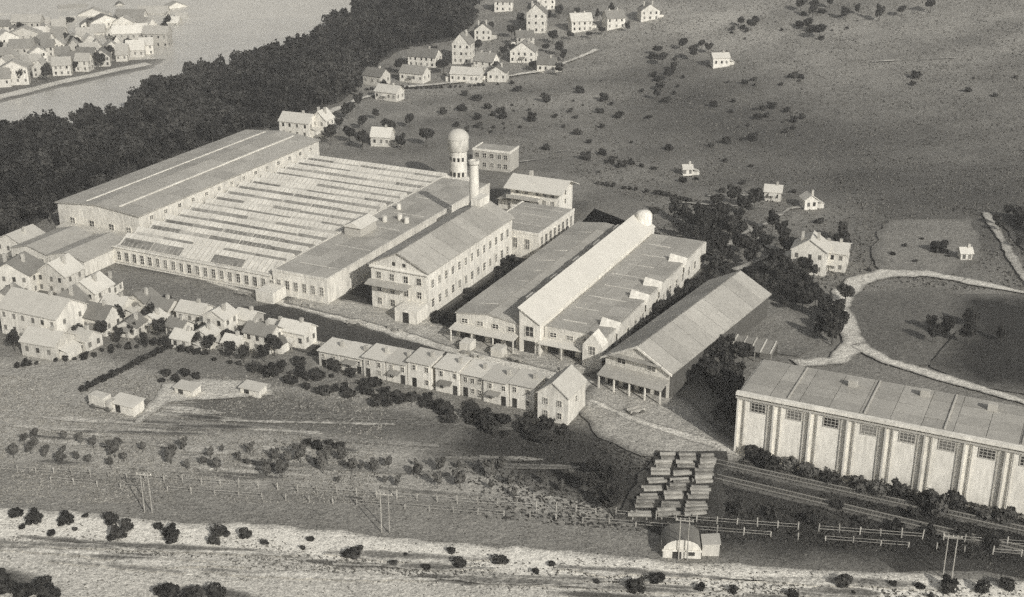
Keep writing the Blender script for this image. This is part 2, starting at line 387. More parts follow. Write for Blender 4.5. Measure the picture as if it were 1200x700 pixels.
# ------------------------------------------------------------------ building blocks
def window(parent, x, y, z, wd, hg, face='f', frame=M['white'], glass=M['glass'], bars=(1, 1), name='window'):
    """a window on a wall facing front (-y), right (+x): frame with bars, the pane recessed in it"""
    key = (round(wd, 2), round(hg, 2), frame.name, bars)
    if key not in window.lib:
        mb = MB(); t = min(0.16, wd * 0.09); h = hg / 2; q = wd / 2
        mb.box(-q, q, -0.1, 0.02, -h, -h + t).box(-q, q, -0.1, 0.02, h - t, h)
        mb.box(-q, -q + t, -0.1, 0.02, -h + t, h - t).box(q - t, q, -0.1, 0.02, -h + t, h - t)
        for i in range(1, bars[0] + 1):
            xx = -q + wd * i / (bars[0] + 1); mb.box(xx - t * .3, xx + t * .3, -0.06, 0.02, -h + t, h - t)
        for i in range(1, bars[1] + 1):
            zz = -h + hg * i / (bars[1] + 1); mb.box(-q + t, q - t, -0.055, 0.02, zz - t * .3, zz + t * .3)
        pane = MB().box(-q + t * .5, q - t * .5, -0.03, 0.01, -h + t * .5, h - t * .5)
        window.lib[key] = (mb.mesh('window', frame), pane.mesh('pane', glass))
    fr, pn = window.lib[key]
    if random.random() < .3: glass = M['glassm'] if glass == M['glass'] else M['glass']
    o = link(name, fr, parent, (x, y, z), 0 if face == 'f' else math.pi / 2)
    if pn.materials[0] != glass:
        pk = key + (glass.name,)
        if pk not in window.lib: 
            pn = pn.copy(); pn.materials[0] = glass; window.lib[pk] = pn
        pn = window.lib[pk]
    link('pane', pn, o)
    return o
window.lib = {}
def opening(parent, x, y, z, wd, hg, face='f', m=M['glass'], name='window'):
    """a small dark window or door leaf in a thin surround, too small to show bars"""
    key = (round(wd, 1), round(hg, 1), m.name, name)
    if key not in opening.lib:
        opening.lib[key] = MB().box(-wd / 2, wd / 2, -0.05, 0.05, -hg / 2, hg / 2).mesh(name, m)
    return link(name, opening.lib[key], parent, (x, y, z), 0 if face == 'f' else math.pi / 2)
opening.lib = {}
def gabled(root, x0, x1, y0, y1, ze, zr, axis='y', wall=M['white'], roof=M['roof'], over=0.5, z0=-0.3, th=0.22):
    """walls with gables and two roof slopes; the ridge runs along axis"""
    mb = MB()
    if axis == 'y':
        xm = (x0 + x1) / 2
        for y in (y0, y1):
            pass
        v = [(x0, y0, z0), (x1, y0, z0), (x1, y0, ze), (xm, y0, zr), (x0, y0, ze), (x0, y1, z0), (x1, y1, z0), (x1, y1, ze), (xm, y1, zr), (x0, y1, ze)]
        mb.add(v, [(0, 1, 2, 3, 4), (9, 8, 7, 6, 5), (1, 6, 7, 2), (5, 0, 4, 9), (4, 3, 8, 9), (3, 2, 7, 8)])
        sl = (zr - ze) / (xm - x0); d = over * sl
        r1 = [(x0 - over, y0 - over, ze - d + .25), (xm, y0 - over, zr + .25), (xm, y1 + over, zr + .25), (x0 - over, y1 + over, ze - d + .25)]
        r2 = [(xm, y0 - over, zr + .25), (x1 + over, y0 - over, ze - d + .25), (x1 + over, y1 + over, ze - d + .25), (xm, y1 + over, zr + .25)]
    else:
        ym = (y0 + y1) / 2
        v = [(x0, y0, z0), (x0, y1, z0), (x0, y1, ze), (x0, ym, zr), (x0, y0, ze), (x1, y0, z0), (x1, y1, z0), (x1, y1, ze), (x1, ym, zr), (x1, y0, ze)]
        mb.add(v, [(4, 3, 2, 1, 0), (5, 6, 7, 8, 9), (6, 1, 2, 7), (0, 5, 9, 4), (3, 4, 9, 8), (2, 3, 8, 7)])
        sl = (zr - ze) / (ym - y0); d = over * sl
        r1 = [(x0 - over, y0 - over, ze - d + .25), (x1 + over, y0 - over, ze - d + .25), (x1 + over, ym, zr + .25), (x0 - over, ym, zr + .25)]
        r2 = [(x0 - over, ym, zr + .25), (x1 + over, ym, zr + .25), (x1 + over, y1 + over, ze - d + .25), (x0 - over, y1 + over, ze - d + .25)]
    wo = mb.build('wall', wall, root)
    ro = MB().slab(r1, th).slab(r2, th).build('roof', roof, root)
    return wo, ro
def flat(root, x0, x1, y0, y1, z, wall=M['white'], roof=M['roof'], z0=-0.3, par=0.35, back=None):
    """walls and a shallow roof sheet inside a parapet"""
    zb = z if back is None else back
    mb = MB(); t = 0.3
    mb.hexa([(x0, y0, z0), (x1, y0, z0), (x1, y1, z0), (x0, y1, z0), (x0, y0, z), (x1, y0, z), (x1, y1, zb), (x0, y1, zb)])
    wo = mb.build('wall', wall, root)
    ro = MB().slab([(x0 + t, y0 + t, z + .12), (x1 - t, y0 + t, z + .12), (x1 - t, y1 - t, zb + .12), (x0 + t, y1 - t, zb + .12)], 0.1).build('roof', roof, root)
    if par:
        p = MB()
        p.hexa([(x0 - .1, y0 - .1, z - .3), (x1 + .1, y0 - .1, z - .3), (x1 + .1, y0 + t, z - .3), (x0 - .1, y0 + t, z - .3), (x0 - .1, y0 - .1, z + par), (x1 + .1, y0 - .1, z + par), (x1 + .1, y0 + t, z + par), (x0 - .1, y0 + t, z + par)])
        p.hexa([(x1 - t, y0 + t, z - .3), (x1 + .1, y0 + t, z - .3), (x1 + .1, y1 + .1, zb - .3), (x1 - t, y1 + .1, zb - .3), (x1 - t, y0 + t, z + par), (x1 + .1, y0 + t, z + par), (x1 + .1, y1 + .1, zb + par), (x1 - t, y1 + .1, zb + par)])
        p.hexa([(x0 - .1, y0 + t, z - .3), (x0 + t, y0 + t, z - .3), (x0 + t, y1 + .1, zb - .3), (x0 - .1, y1 + .1, zb - .3), (x0 - .1, y0 + t, z + par), (x0 + t, y0 + t, z + par), (x0 + t, y1 + .1, zb + par), (x0 - .1, y1 + .1, zb + par)])
        p.build('parapet', M['cream'] if wall == M['cream'] else M['white'], root)
    return wo, ro
def seams(root, x0, x1, ys, zf, m=M['white'], wd=0.3, jit=0.0, name='roof_batten'):
    for y in ys:
        a = x0 + random.uniform(0, jit); b = x1 - random.uniform(0, jit)
        MB().hexa([(a, y, zf(y)), (b, y, zf(y)), (b, y + wd, zf(y)), (a, y + wd, zf(y)), (a, y, zf(y) + .14), (b, y, zf(y) + .14), (b, y + wd, zf(y) + .14), (a, y + wd, zf(y) + .14)]).build(name, m, root)

def panels(root, x0, x1, y0, y1, zf, n, m='roofp'):
    """sheets of roofing laid across the roof, each with its own lap and tone"""
    ys = [y0 + (y1 - y0) * i / n for i in range(n + 1)]
    for a, b in zip(ys, ys[1:]):
        k = max(1, round(abs(x1 - x0) / 5.5)); xs = [x0 + (x1 - x0) * i / k for i in range(k + 1)]
        for c, e in zip(xs, xs[1:]):
            g = .05; u = random.uniform(.02, .07)
            q = [(min(c, e) + g, a + g), (max(c, e) - g, a + g), (max(c, e) - g, b - g), (min(c, e) + g, b - g)]
            MB().slab([(x, y, zf(x) + .04 + u) for x, y in q], .05).build('roof_panel', M[m], root)
# ------------------------------------------------------------------ the works
# long hall beside the wood
h = empty('factory_hall', UV(260, -266), ROT, 'long grey roofed factory hall beside the dark wood, white gable at its near end', 'hall')
gabled(h, 0, 29, 0, 88, 8.6, 9.9, wall=M['white'], roof=M['roof'])
for x in (9.0, 20.5):
    MB().box(x, x + 0.5, 2, 86, 9.0, 9.95).build('roof_kerb', M['white'], h)
for sg in (0, 1):
    panels(h, *((-.4, 14.3) if not sg else (14.7, 29.4)), -.4, 88.4, lambda x: 10.15 - abs(x - 14.5) * (1.3 / 14.5), 14)
for i in range(14):
    window(h, 29.02, 5 + i * 6, 6.9, 1.6, 1.3, 'r', glass=M['glassm'])
for x in (5, 12, 19, 25): window(h, x, -0.02, 4.0, 2.0, 2.2)
MB().box(3, 27, -4.5, 0, -.3, 3.4).build('porch', M['cream'], h)

h = empty('factory_hall', UV(235, -259), ROT, 'low grey gabled workshop with white front, nearest the left houses', 'hall')
gabled(h, 0, 12.2, 0, 17, 4.2, 5.8, wall=M['white'], roof=M['roof'], over=.3)
gabled(h, 12.6, 25, 0, 17, 4.2, 5.8, wall=M['white'], roof=M['roof'], over=.2)
for x in (2, 5, 8, 10.6, 14, 17, 20, 23): window(h, x, -0.02, 1.9, 1.5, 2.2)

# north-light shed
SW, SD = 50.0, 94.0
h = empty('sawtooth_shed', UV(246, -234), ROT, 'large weaving shed with many parallel whitewashed sawtooth roof ridges', 'shed')
MB().box(0, SW, 0, SD, -.3, 5.0).build('wall', M['white'], h)
NT = 16; sp = (SD - 2) / NT
tooth = MB().add([(0, 0, 0), (0, sp, 0), (0, sp * .72, 2.2), (SW, 0, 0), (SW, sp, 0), (SW, sp * .72, 2.2)], [(0, 2, 1), (3, 4, 5), (0, 3, 5, 2), (2, 5, 4, 1), (1, 4, 3, 0)]).mesh('roof_ridge', M['saw'])
def zs(y): return y / (sp * .72) * 2.2
y0, y1 = sp * .03, sp * .46
gls = []
for k in range(5):
    x0, x1 = .6 + k * (SW - 1.2) / 5 + .15, .6 + (k + 1) * (SW - 1.2) / 5 - .15
    g_ = MB().hexa([(x0, y0, zs(y0) - .05), (x1, y0, zs(y0) - .05), (x1, y1, zs(y1) - .05), (x0, y1, zs(y1) - .05), (x0, y0 - .03, zs(y0) + .07), (x1, y0 - .03, zs(y0) + .07), (x1, y1 - .03, zs(y1) + .07), (x0, y1 - .03, zs(y1) + .07)])
    gls.append((g_.mesh('glazing', M['glaz']), g_.mesh('glazing', M['glazl'])))
bars = MB()
y2 = sp * .68
for i in range(1, 34):
    x = SW * i / 34
    bars.hexa([(x - .07, y0, zs(y0) + .05), (x + .07, y0, zs(y0) + .05), (x + .07, y2, zs(y2) - .02), (x - .07, y2, zs(y2) - .02), (x - .07, y0, zs(y0) + .16), (x + .07, y0, zs(y0) + .16), (x + .07, y2, zs(y2) + .09), (x - .07, y2, zs(y2) + .09)])
bars = bars.mesh('glazing_bars', M['grey'])
for i in range(NT):
    o = link('roof_ridge', tooth, h, (random.uniform(-.9, .9), 1 + i * sp, 5.0 + random.uniform(-.12, .12)))
    for ga, gb in gls:
        r_ = random.random()
        if r_ < .93: link('glazing', ga if r_ < .72 else gb, o).scale = (1, random.uniform(.7, 1.05), 1)
    b_ = link('glazing_bars', bars, o); b_['kind'] = 'stuff'
for i in range(20):
    x = 1.8 + i * 2.55
    if x < SW + 14: window(h, x, -0.04, 2.7, 1.35, 2.6, glass=M['glassm'] if i % 3 else M['glass'], bars=(1, 2))
MB().box(-.2, SW + .2, -.35, -.05, 4.9, 5.25).build('cornice', M['white'], h)
MB().box(0, SW, -.2, -.03, 1.0, 1.15).build('sill_band', M['cream'], h)

# grey flat hall next to the shed
h = empty('factory_hall', UV(246, -183.4), ROT, 'narrow grey flat roofed hall between sawtooth shed and gabled mill', 'hall')
flat(h, 0, 16, 0, 88, 6.6, wall=M['white'])
for i in range(6): window(h, 1.8 + i * 2.5, -0.04, 3.3, 1.3, 2.4, bars=(1, 2), glass=M['glassm'])
for i in range(12): window(h, 16.02, 50 + i * 3.1, 3.4, 1.6, 2.8, 'r', bars=(1, 2))
seams(h, 1, 15, (7, 22, 39, 52, 67), lambda y: 6.7, jit=3)
panels(h, .35, 15.65, .4, 87.6, lambda x: 6.72, 14)
MB().box(2, 7, 30, 38, 6.6, 9.2).build('roof_lantern', M['grey'], h)
MB().add([(1.5, 29.5, 9.2), (7.5, 29.5, 9.2), (7.5, 38.5, 9.2), (1.5, 38.5, 9.2), (4.5, 29.5, 10.6), (4.5, 38.5, 10.6)], [(0, 1, 4), (2, 3, 5), (1, 2, 5, 4), (3, 0, 4, 5), (3, 2, 1, 0)]).build('lantern_roof', M['roofl'], h)
for x, y in ((6, 44), (9, 47), (12, 45.5), (4, 55)):
    MB().cyl((x, y, 6.6), (x, y, 8.4), .7, .7, 10).build('roof_vent', M['white'], h)
MB().box(-1, 4, -6, -.4, -.3, 3.2).build('porch', M['cream'], h)

# gabled mill
h = empty('gabled_mill', UV(249.5, -157), ROT, 'tall white three storey mill with gable facing the road', 'mill')
gabled(h, 0, 15.5, 0, 46, 11.5, 15.2, wall=M['white'], roof=M['roof'], over=.6)
for sg in (0, 1):
    panels(h, *((-.5, 7.6) if not sg else (7.9, 16.0)), -.5, 46.5, lambda x: 15.45 - abs(x - 7.75) * (3.7 / 7.75), 9)
for z in (2.2, 5.4, 8.8):
    for x in (2.2, 5.8, 9.6, 13.2): window(h, x, -0.04, z, 1.4, 1.9, bars=(1, 1))
for x in (6.4, 9.2): opening(h, x, -0.03, 12.3, .8, .9)
MB().slab([(-.6, -2.4, 7.0), (11, -2.4, 7.0), (11, -.02, 7.6), (-.6, -.02, 7.6)], .2).build('canopy', M['roof'], h)
MB().slab([(-.3, -.5, 10.9), (15.8, -.5, 10.9), (15.8, -.02, 11.3), (-.3, -.02, 11.3)], .2).build('string_course', M['cream'], h)
for z in (3.2, 8.0):
    for i in range(13): window(h, 15.52, 2.2 + i * 3.4, z, 1.5, 2.3, 'r', glass=M['glassm'], bars=(1, 2))
MB().box(6.5, 9, 40, 45.5, 11.5, 17).build('stair_head', M['white'], h)
MB().box(9.5, 15.5, -5.5, -.05, -.3, 3.6).build('porch', M['white'], h)
opening(h, 12.5, -5.52, 1.6, 1.6, 2.6, name='door')
h = empty('mill_wing', UV(296, -153), ROT, 'grey roofed wing with tall windows behind the gabled mill', 'wing')
flat(h, 3, 19, 0, 24, 7.5)
for i in range(8): window(h, 19.02, 2 + i * 2.8, 4.4, 1.7, 4.2, 'r', bars=(1, 3))
for i in range(4): window(h, 5 + i * 3.6, -0.04, 4.4, 1.5, 3)
panels(h, 3.35, 18.65, .4, 23.6, lambda x: 7.62, 4)
seams(h, 4, 18, (6, 14, 20), lambda y: 7.6, jit=4)

# chimney stack and domed tower
p = UV(300, -155.0)
h = empty('factory_chimney', p, 0, 'tall slim pale factory chimney standing behind the gabled mill', 'chimney')
MB().lathe([(1.75, -.3), (1.75, 3), (1.5, 3.2), (1.2, 23.0)], 16).build('shaft', M['cream'], h, True)
MB().lathe([(1.2, 23.0), (1.5, 23.4), (1.5, 24.2), (1.05, 24.3), (1.0, 23.4)], 16).build('cap', M['white'], h)
p = UV(345, -183.6)
h = empty('water_tower', p, ROT, 'white round water tower with domed top beyond the factory roofs', 'tower')
MB().lathe([(2.7, -.3), (2.7, 12.2)], 20).build('shaft', M['white'], h, True)
MB().lathe([(2.7, 12.2), (3.2, 12.6), (3.25, 16.2)], 24).build('tank', M['white'], h, True)
MB().lathe([(3.4, 16.2), (3.3, 17.0), (2.7, 18.1), (1.6, 18.9), (0.3, 19.2), (0.0, 19.25)], 24).build('dome', M['roofl'], h, True)
for k in range(5):
    a = ROT * 0 - math.pi / 2 + (k - 2) * .5
    opening(h, 2.72 * math.cos(a), 2.72 * math.sin(a), 5.2, .8, 1.5).rotation_euler = (0, 0, a + math.pi / 2)
    opening(h, 2.72 * math.cos(a), 2.72 * math.sin(a), 10, .7, 1.2).rotation_euler = (0, 0, a + math.pi / 2)
MB().box(-5, 5, -4.5, -.5, -.3, 4.5).build('pump_room', M['white'], h)
for x in (-3.4, -1.2, 1.2, 3.4): opening(h, x, -4.52, 2.6, 1.1, 1.8)

# twin halls with the white monitor roof between them
h = empty('factory_hall', UV(242, -130), ROT, 'grey low pitched hall immediately left of the bright white roof monitor', 'hall')
gabled(h, 0, 16.2, 0, 71, 6.2, 7.2, wall=M['white'], over=.25)
for i, y in enumerate(range(6, 70, 8)):
    MB().slab([(.5 + random.uniform(0, 3), y, 6.62), (7.6, y, 7.58), (7.6, y + .35, 7.58), (.5 + random.uniform(0, 3), y + .35, 6.62)], .1).build('roof_batten', M['white'], h)
for sg in (0, 1):
    panels(h, *((-.2, 8.0) if not sg else (8.2, 16.3)), -.2, 71.2, lambda x: 7.45 - abs(x - 8.1) * (1.0 / 8.1), 12)
for k in range(4):
    opening(h, 2.2 + k * 3.9, -0.03, 1.7, 2.4, 3.0, name='loading_door')
    window(h, 2.2 + k * 3.9, -0.04, 4.7, 1.8, 1.3)
MB().slab([(-.3, -3.2, 3.5), (16, -3.2, 3.5), (16, -.06, 3.9), (-.3, -.06, 3.9)], .18).build('canopy', M['roofl'], h)
for x in (0, 5.3, 10.6, 15.6): MB().box(x, x + .25, -3.0, -2.75, -.3, 3.35).build('post', M['white'], h)
for x in (4.1, 11.9): MB().box(x, x + 2.6, -6.4, -3.4, -.3, 2.3).build('annex', M['cream'], h)

h = empty('roof_monitor', UV(241, -113.6), ROT, 'long bright white monitor hall sloping between two grey halls', 'hall')
x1 = 5.0
MB().add([(0, 0, -.3), (x1, 0, -.3), (x1, 0, 7.4), (0, 0, 10.6), (0, 74, -.3), (x1, 74, -.3), (x1, 74, 7.4), (0, 74, 10.6)], [(0, 1, 2, 3), (7, 6, 5, 4), (1, 5, 6, 2), (4, 0, 3, 7), (3, 2, 6, 7), (0, 4, 5, 1)]).build('wall', M['white'], h)
MB().slab([(-.25, -.4, 11.0), (x1 + .2, -.4, 7.72), (x1 + .2, 74.3, 7.72), (-.25, 74.3, 11.0)], .22).build('roof', M['roofl'], h)
MB().lathe([(2.3, 8.5), (2.3, 11.2), (1.7, 12.0), (0, 12.3)], 16).build('turret', M['white'], h, True, (2.2, 73, 0))
for i in range(5):
    MB().box(-2.6, -.1, 9 + i * 13.5, 12.4 + i * 13.5, 6.5, 9.6).build('dormer', M['cream'], h)
window(h, 2.5, -0.04, 5.5, 2.2, 2.6); opening(h, 2.5, -0.03, 1.6, 2.6, 3.2, name='loading_door')

h = empty('factory_hall', UV(243, -108.4), ROT, 'wide grey hall at the right end of the factory roofs', 'hall')
flat(h, 0.02, 15.0, 0, 70, 6.4, par=0.0, back=6.4)
for i, y in enumerate(range(5, 68, 8)):
    seams(h, .5 + random.uniform(0, 2), 8 + random.uniform(0, 5), (y,), lambda y: 6.5, jit=1)
panels(h, .35, 14.2, .3, 69.7, lambda x: 6.5, 12)
for i in (0, 2, 3, 5):
    MB().add([(11.0, 0, 6.4), (15.4, 0, 5.6), (15.4, 3.6, 5.6), (11.0, 3.6, 6.4), (11.0, 1.8, 8.2), (15.5, 1.8, 7.6), (15.4, 0, 4), (15.4, 3.6, 4)],
             [(0, 1, 5, 4), (2, 3, 4, 5), (3, 0, 4), (1, 2, 5), (6, 7, 2, 1)]).build('dormer', M['white'], h, False, (0, 5 + i * 9.2, 0))
for i in range(14): window(h, 15.02, 3 + i * 4.8, 3.0, 1.6, 2.4, 'r', glass=M['glassm'])
for k in range(3):
    opening(h, 2.2 + k * 4, -0.03, 1.7, 2.6, 3.0, name='loading_door')
    window(h, 2.2 + k * 4, -0.04, 4.8, 1.8, 1.3)
MB().slab([(-.3, -3.0, 3.5), (10.8, -3.0, 3.5), (10.8, -.06, 3.9), (-.3, -.06, 3.9)], .18).build('canopy', M['roofl'], h)
for x in (0, 5.2, 10.4): MB().box(x, x + .25, -2.8, -2.55, -.3, 3.35).build('post', M['white'], h)
g = MB().add([(10.6, -3.4, -.3), (15.2, -3.4, -.3), (15.2, -3.4, 5.6), (12.9, -3.4, 8.4), (10.6, -3.4, 5.6), (10.6, 0, -.3), (15.2, 0, -.3), (15.2, 0, 5.6), (12.9, 0, 8.4), (10.6, 0, 5.6)], [(0, 1, 2, 3, 4), (9, 8, 7, 6, 5), (1, 6, 7, 2), (5, 0, 4, 9), (4, 3, 8, 9), (3, 2, 7, 8)]).build('gable_porch', M['white'], h)
window(h, 12.9, -3.44, 4.4, 1.6, 2.2)

# villa with broad eaves behind the mill
h = empty('villa', UV(331, -159), ROT, 'white three storey villa with broad pale roof on the meadow', 'house')
gabled(h, 0, 15.5, 0, 10, 8.2, 10.2, 'x', wall=M['white'], roof=M['roofl'], over=1.6)
for z in (1.6, 4.3, 6.9):
    for x in (2.2, 5.2, 8.6, 11, 13.6): window(h, x, -0.04, z, 1.1, 1.6)
for z in (4.3, 6.9): window(h, 15.52, 4.5, z, 1.2, 1.6, 'r')
MB().box(-.2, 10, -2.6, -.02, 5.2, 5.5).build('balcony', M['cream'], h)
MB().box(-.2, 10, -2.7, -2.5, 5.5, 6.3).build('balcony_rail', M['grey'], h)
MB().box(-4.5, -.05, 1, 8, -.3, 3.2).build('side_wing', M['white'], h)
MB().slab([(-4.9, .6, 3.3), (-.05, .6, 4.1), (-.05, 8.4, 4.1), (-4.9, 8.4, 3.3)], .2).build('wing_roof', M['roof'], h)
MB().box(3.5, 4.4, 5.6, 6.5, 9, 11.6).build('chimney', M['grey'], h)

# office block beyond the tower
h = empty('office_block', UV(367, -190), ROT + R(4), 'grey office block with rows of windows just behind the domed tower', 'office')
flat(h, 0, 13, 0, 8, 6.6, wall=M['grey'], roof=M['roof'])
for z in (1.8, 4.9):
    for x in (1.6, 4.2, 6.8, 9.4, 11.6): window(h, x, -0.04, z, 1.5, 1.7, frame=M['cream'])

# gabled warehouse by the trees
pk0, pk1 = UV(233.5, -83), UV(285, -76.6)
ax = (pk1 - pk0).normalized(); kr = math.atan2(ax.y, ax.x) - math.pi / 2
h = empty('warehouse', pk0, kr, 'broad grey roofed warehouse with open gabled front beside dark trees', 'warehouse')
gabled(h, -7.6, 7.8, 0, 52, 6.2, 10.2, wall=M['woodd'], roof=M['roof'], over=.5)
MB().add([(-7.4, -.06, -.2), (7.6, -.06, -.2), (7.6, -.06, 6.2), (.1, -.06, 10.0), (-7.4, -.06, 6.2), (-7.4, -.004, -.2), (7.6, -.004, -.2), (7.6, -.004, 6.2), (.1, -.004, 10.0), (-7.4, -.004, 6.2)], [(0, 1, 2, 3, 4), (9, 8, 7, 6, 5), (1, 6, 7, 2), (5, 0, 4, 9), (4, 3, 8, 9), (3, 2, 7, 8)]).build('gable_front', M['cream'], h)
for sg in (0, 1):
    panels(h, *((-8.0, .0) if not sg else (.2, 8.2)), -.4, 52.4, lambda x: 10.45 - abs(x - .1) * (4.0 / 7.7), 10)
MB().slab([(-7.4, -3.8, 3.6), (7.6, -3.8, 3.6), (7.6, -.08, 4.6), (-7.4, -.08, 4.6)], .2).build('canopy', M['roof'], h)
for x in (-7.2, -3.6, 0, 3.6, 7.1): MB().box(x, x + .3, -3.6, -3.3, -.3, 3.5).build('post', M['white'], h)
for x in (-5.4, -1.7, 2.0, 5.6): opening(h, x, -0.09, 1.6, 2.6, 3.0, name='loading_door')
for x in (-3.6, 3.4): window(h, x, -0.1, 6.2, 2.2, 1.6)
MB().slab([(-6, -1.2, 7.35), (6, -1.2, 7.35), (6, -.08, 7.6), (-6, -.08, 7.6)], .15).build('gallery_floor', M['wood'], h)
for s in (-1, 1):
    MB().hexa([(s * 8.3, -.75, 5.75), (s * 8.3, -.5, 5.75), (0, -.5, 10.1), (0, -.75, 10.1), (s * 8.3, -.75, 6.2), (s * 8.3, -.5, 6.2), (0, -.5, 10.6), (0, -.75, 10.6)]).build('bargeboard', M['white'], h)
h = empty('open_shed', at(842, 416), ROT, 'low dark open shed with ribbed roof behind the trees', 'shed')
MB().slab([(0, 0, 2.4), (12, 0, 2.4), (12, 5, 3.4), (0, 5, 3.4)], .15).build('roof', M['roofd'], h)
for i in range(6): MB().slab([(.4 + i * 2.2, -.1, 2.55), (.7 + i * 2.2, -.1, 2.55), (.7 + i * 2.2, 5.1, 3.57), (.4 + i * 2.2, 5.1, 3.57)], .1).build('roof_batten', M['roofl'], h)
for x in (0.1, 4, 8, 11.7): MB().box(x, x + .2, .1, .3, -.2, 2.3).build('post', M['wood'], h)
MB().box(0, 12, 4.7, 4.9, -.2, 3.2).build('back_wall', M['woodd'], h)

# long workshop with bays, lower right
NL, ND, NZ = 66.0, 16.0, 12.6
h = empty('workshop', UV(216.8, -56.8), ROT, 'long flat roofed white workshop with high checkered windows along its bays', 'workshop')
MB().box(0, NL, 0, ND, -.3, NZ).build('wall', M['bright'], h)
MB().slab([(.2, .3, NZ + .1), (NL, .3, NZ + .1), (NL, ND + .4, NZ + .1), (.2, ND + .4, NZ + .1)], .15).build('roof', M['roof'], h)
MB().box(-.3, NL, -.75, .3, NZ - .25, NZ + .35).build('cornice', M['white'], h)
MB().box(-.3, NL, -.5, -.02, NZ - 1.0, NZ - .7).build('gutter', M['grey'], h)
for i in range(10):
    x = 6.8 * i
    MB().box(x + .02, x + .34, -.6, -.02, -.3, NZ - 1.05).build('pilaster', M['cream'], h)
    MB().cyl((x + 1.5, -.3, -.2), (x + 1.5, -.3, NZ - 1.05), .13, .13, 6).build('downpipe', M['grey'], h)
    MB().cyl((x + 5.9, -.2, -.2), (x + 5.9, -.2, NZ - 1.05), .08, .08, 6).build('downpipe', M['grey'], h)
    if i < 9:
        window(h, x + 4.0, -0.04, NZ - 2.4, 2.9, 2.0, bars=(3, 2), frame=M['grey'])
panels(h, .3, NL, .4, ND + .3, lambda x: NZ + .12, 4)
for x in (9, 23, 37, 50): MB().box(x, x + .25, 1, ND, NZ + .1, NZ + .42).build('roof_joint', M['grey'], h)
for x, y in ((18, 11), (31, 12.5), (43, 12)): MB().box(x, x + 1.6, y, y + 1.2, NZ, NZ + 1.5).build('roof_vent', M['grey'], h)
MB().box(-2.2, 0, 10, 15.5, -.3, 6).build('end_annex', M['white'], h)

# terrace of workers' dwellings, each bay its own front
random.seed(44)
ordn = ['leftmost', 'second', 'third', 'fourth', 'fifth', 'sixth', 'seventh', 'eighth', 'ninth', 'tenth']
x = -150.0
for k in range(9):
    wd = random.uniform(5.2, 6.2); dz = -1.7 if k < 2 else -.8 if k < 4 else random.uniform(-.3, .4)
    yy = random.uniform(-.6, .6)
    h = empty('terrace_house', UV(215.6 + yy, x), ROT, f'white two storey terrace house, {ordn[k]} from the left in the long row', 'house', 'houses of the long white terrace')
    wl_ = 'white' if k % 3 else 'cream'
    MB().box(0, wd - .25, 0, 5.4, -.3, 5.5 + dz).build('wall', M[wl_], h)
    MB().slab([(-.15, -.55, 5.62 + dz), (wd - .12, -.55, 5.62 + dz), (wd - .12, 5.8, 6.2 + dz), (-.15, 5.8, 6.2 + dz)], .18).build('roof', M['roofl'], h)
    n_ = random.choice((2, 2, 3))
    for i in range(n_):
        xx = (i + .5) * wd / n_ + random.uniform(-.3, .3)
        window(h, xx, -.04, 4.15 + dz, .9, 1.25, glass=M['glass'])
        if i == k % 2: opening(h, xx, -.03, 1.0, 1.0, 2.1, name='door')
        else: window(h, xx, -.04, 1.5, .95, 1.3, glass=M['glass'])
    if k % 2: MB().slab([(wd * .2, -1.5, 2.5), (wd * .7, -1.5, 2.5), (wd * .7, -.02, 2.9), (wd * .2, -.02, 2.9)], .12).build('porch_roof', M['roofd'], h)
    MB().box(wd * .7, wd * .7 + .7, 2.6, 3.3, 5.4 + dz, 7.2 + dz).build('chimney', M['grey'], h)
    x += wd + random.choice((0, 0, .05, .7))
h = empty('end_house', UV(214.6, -96.6), ROT, 'white house with steep gable closing the right end of the terrace', 'house')
gabled(h, .2, 6.8, -1.5, 7.5, 6.0, 8.6, wall=M['white'], roof=M['roofl'], over=.3)
for z in (1.7, 4.4):
    for x in (2, 5): window(h, x, -1.54, z, 1.1, 1.5)
window(h, 6.82, 2.5, 4.2, 1.1, 1.5, 'r')

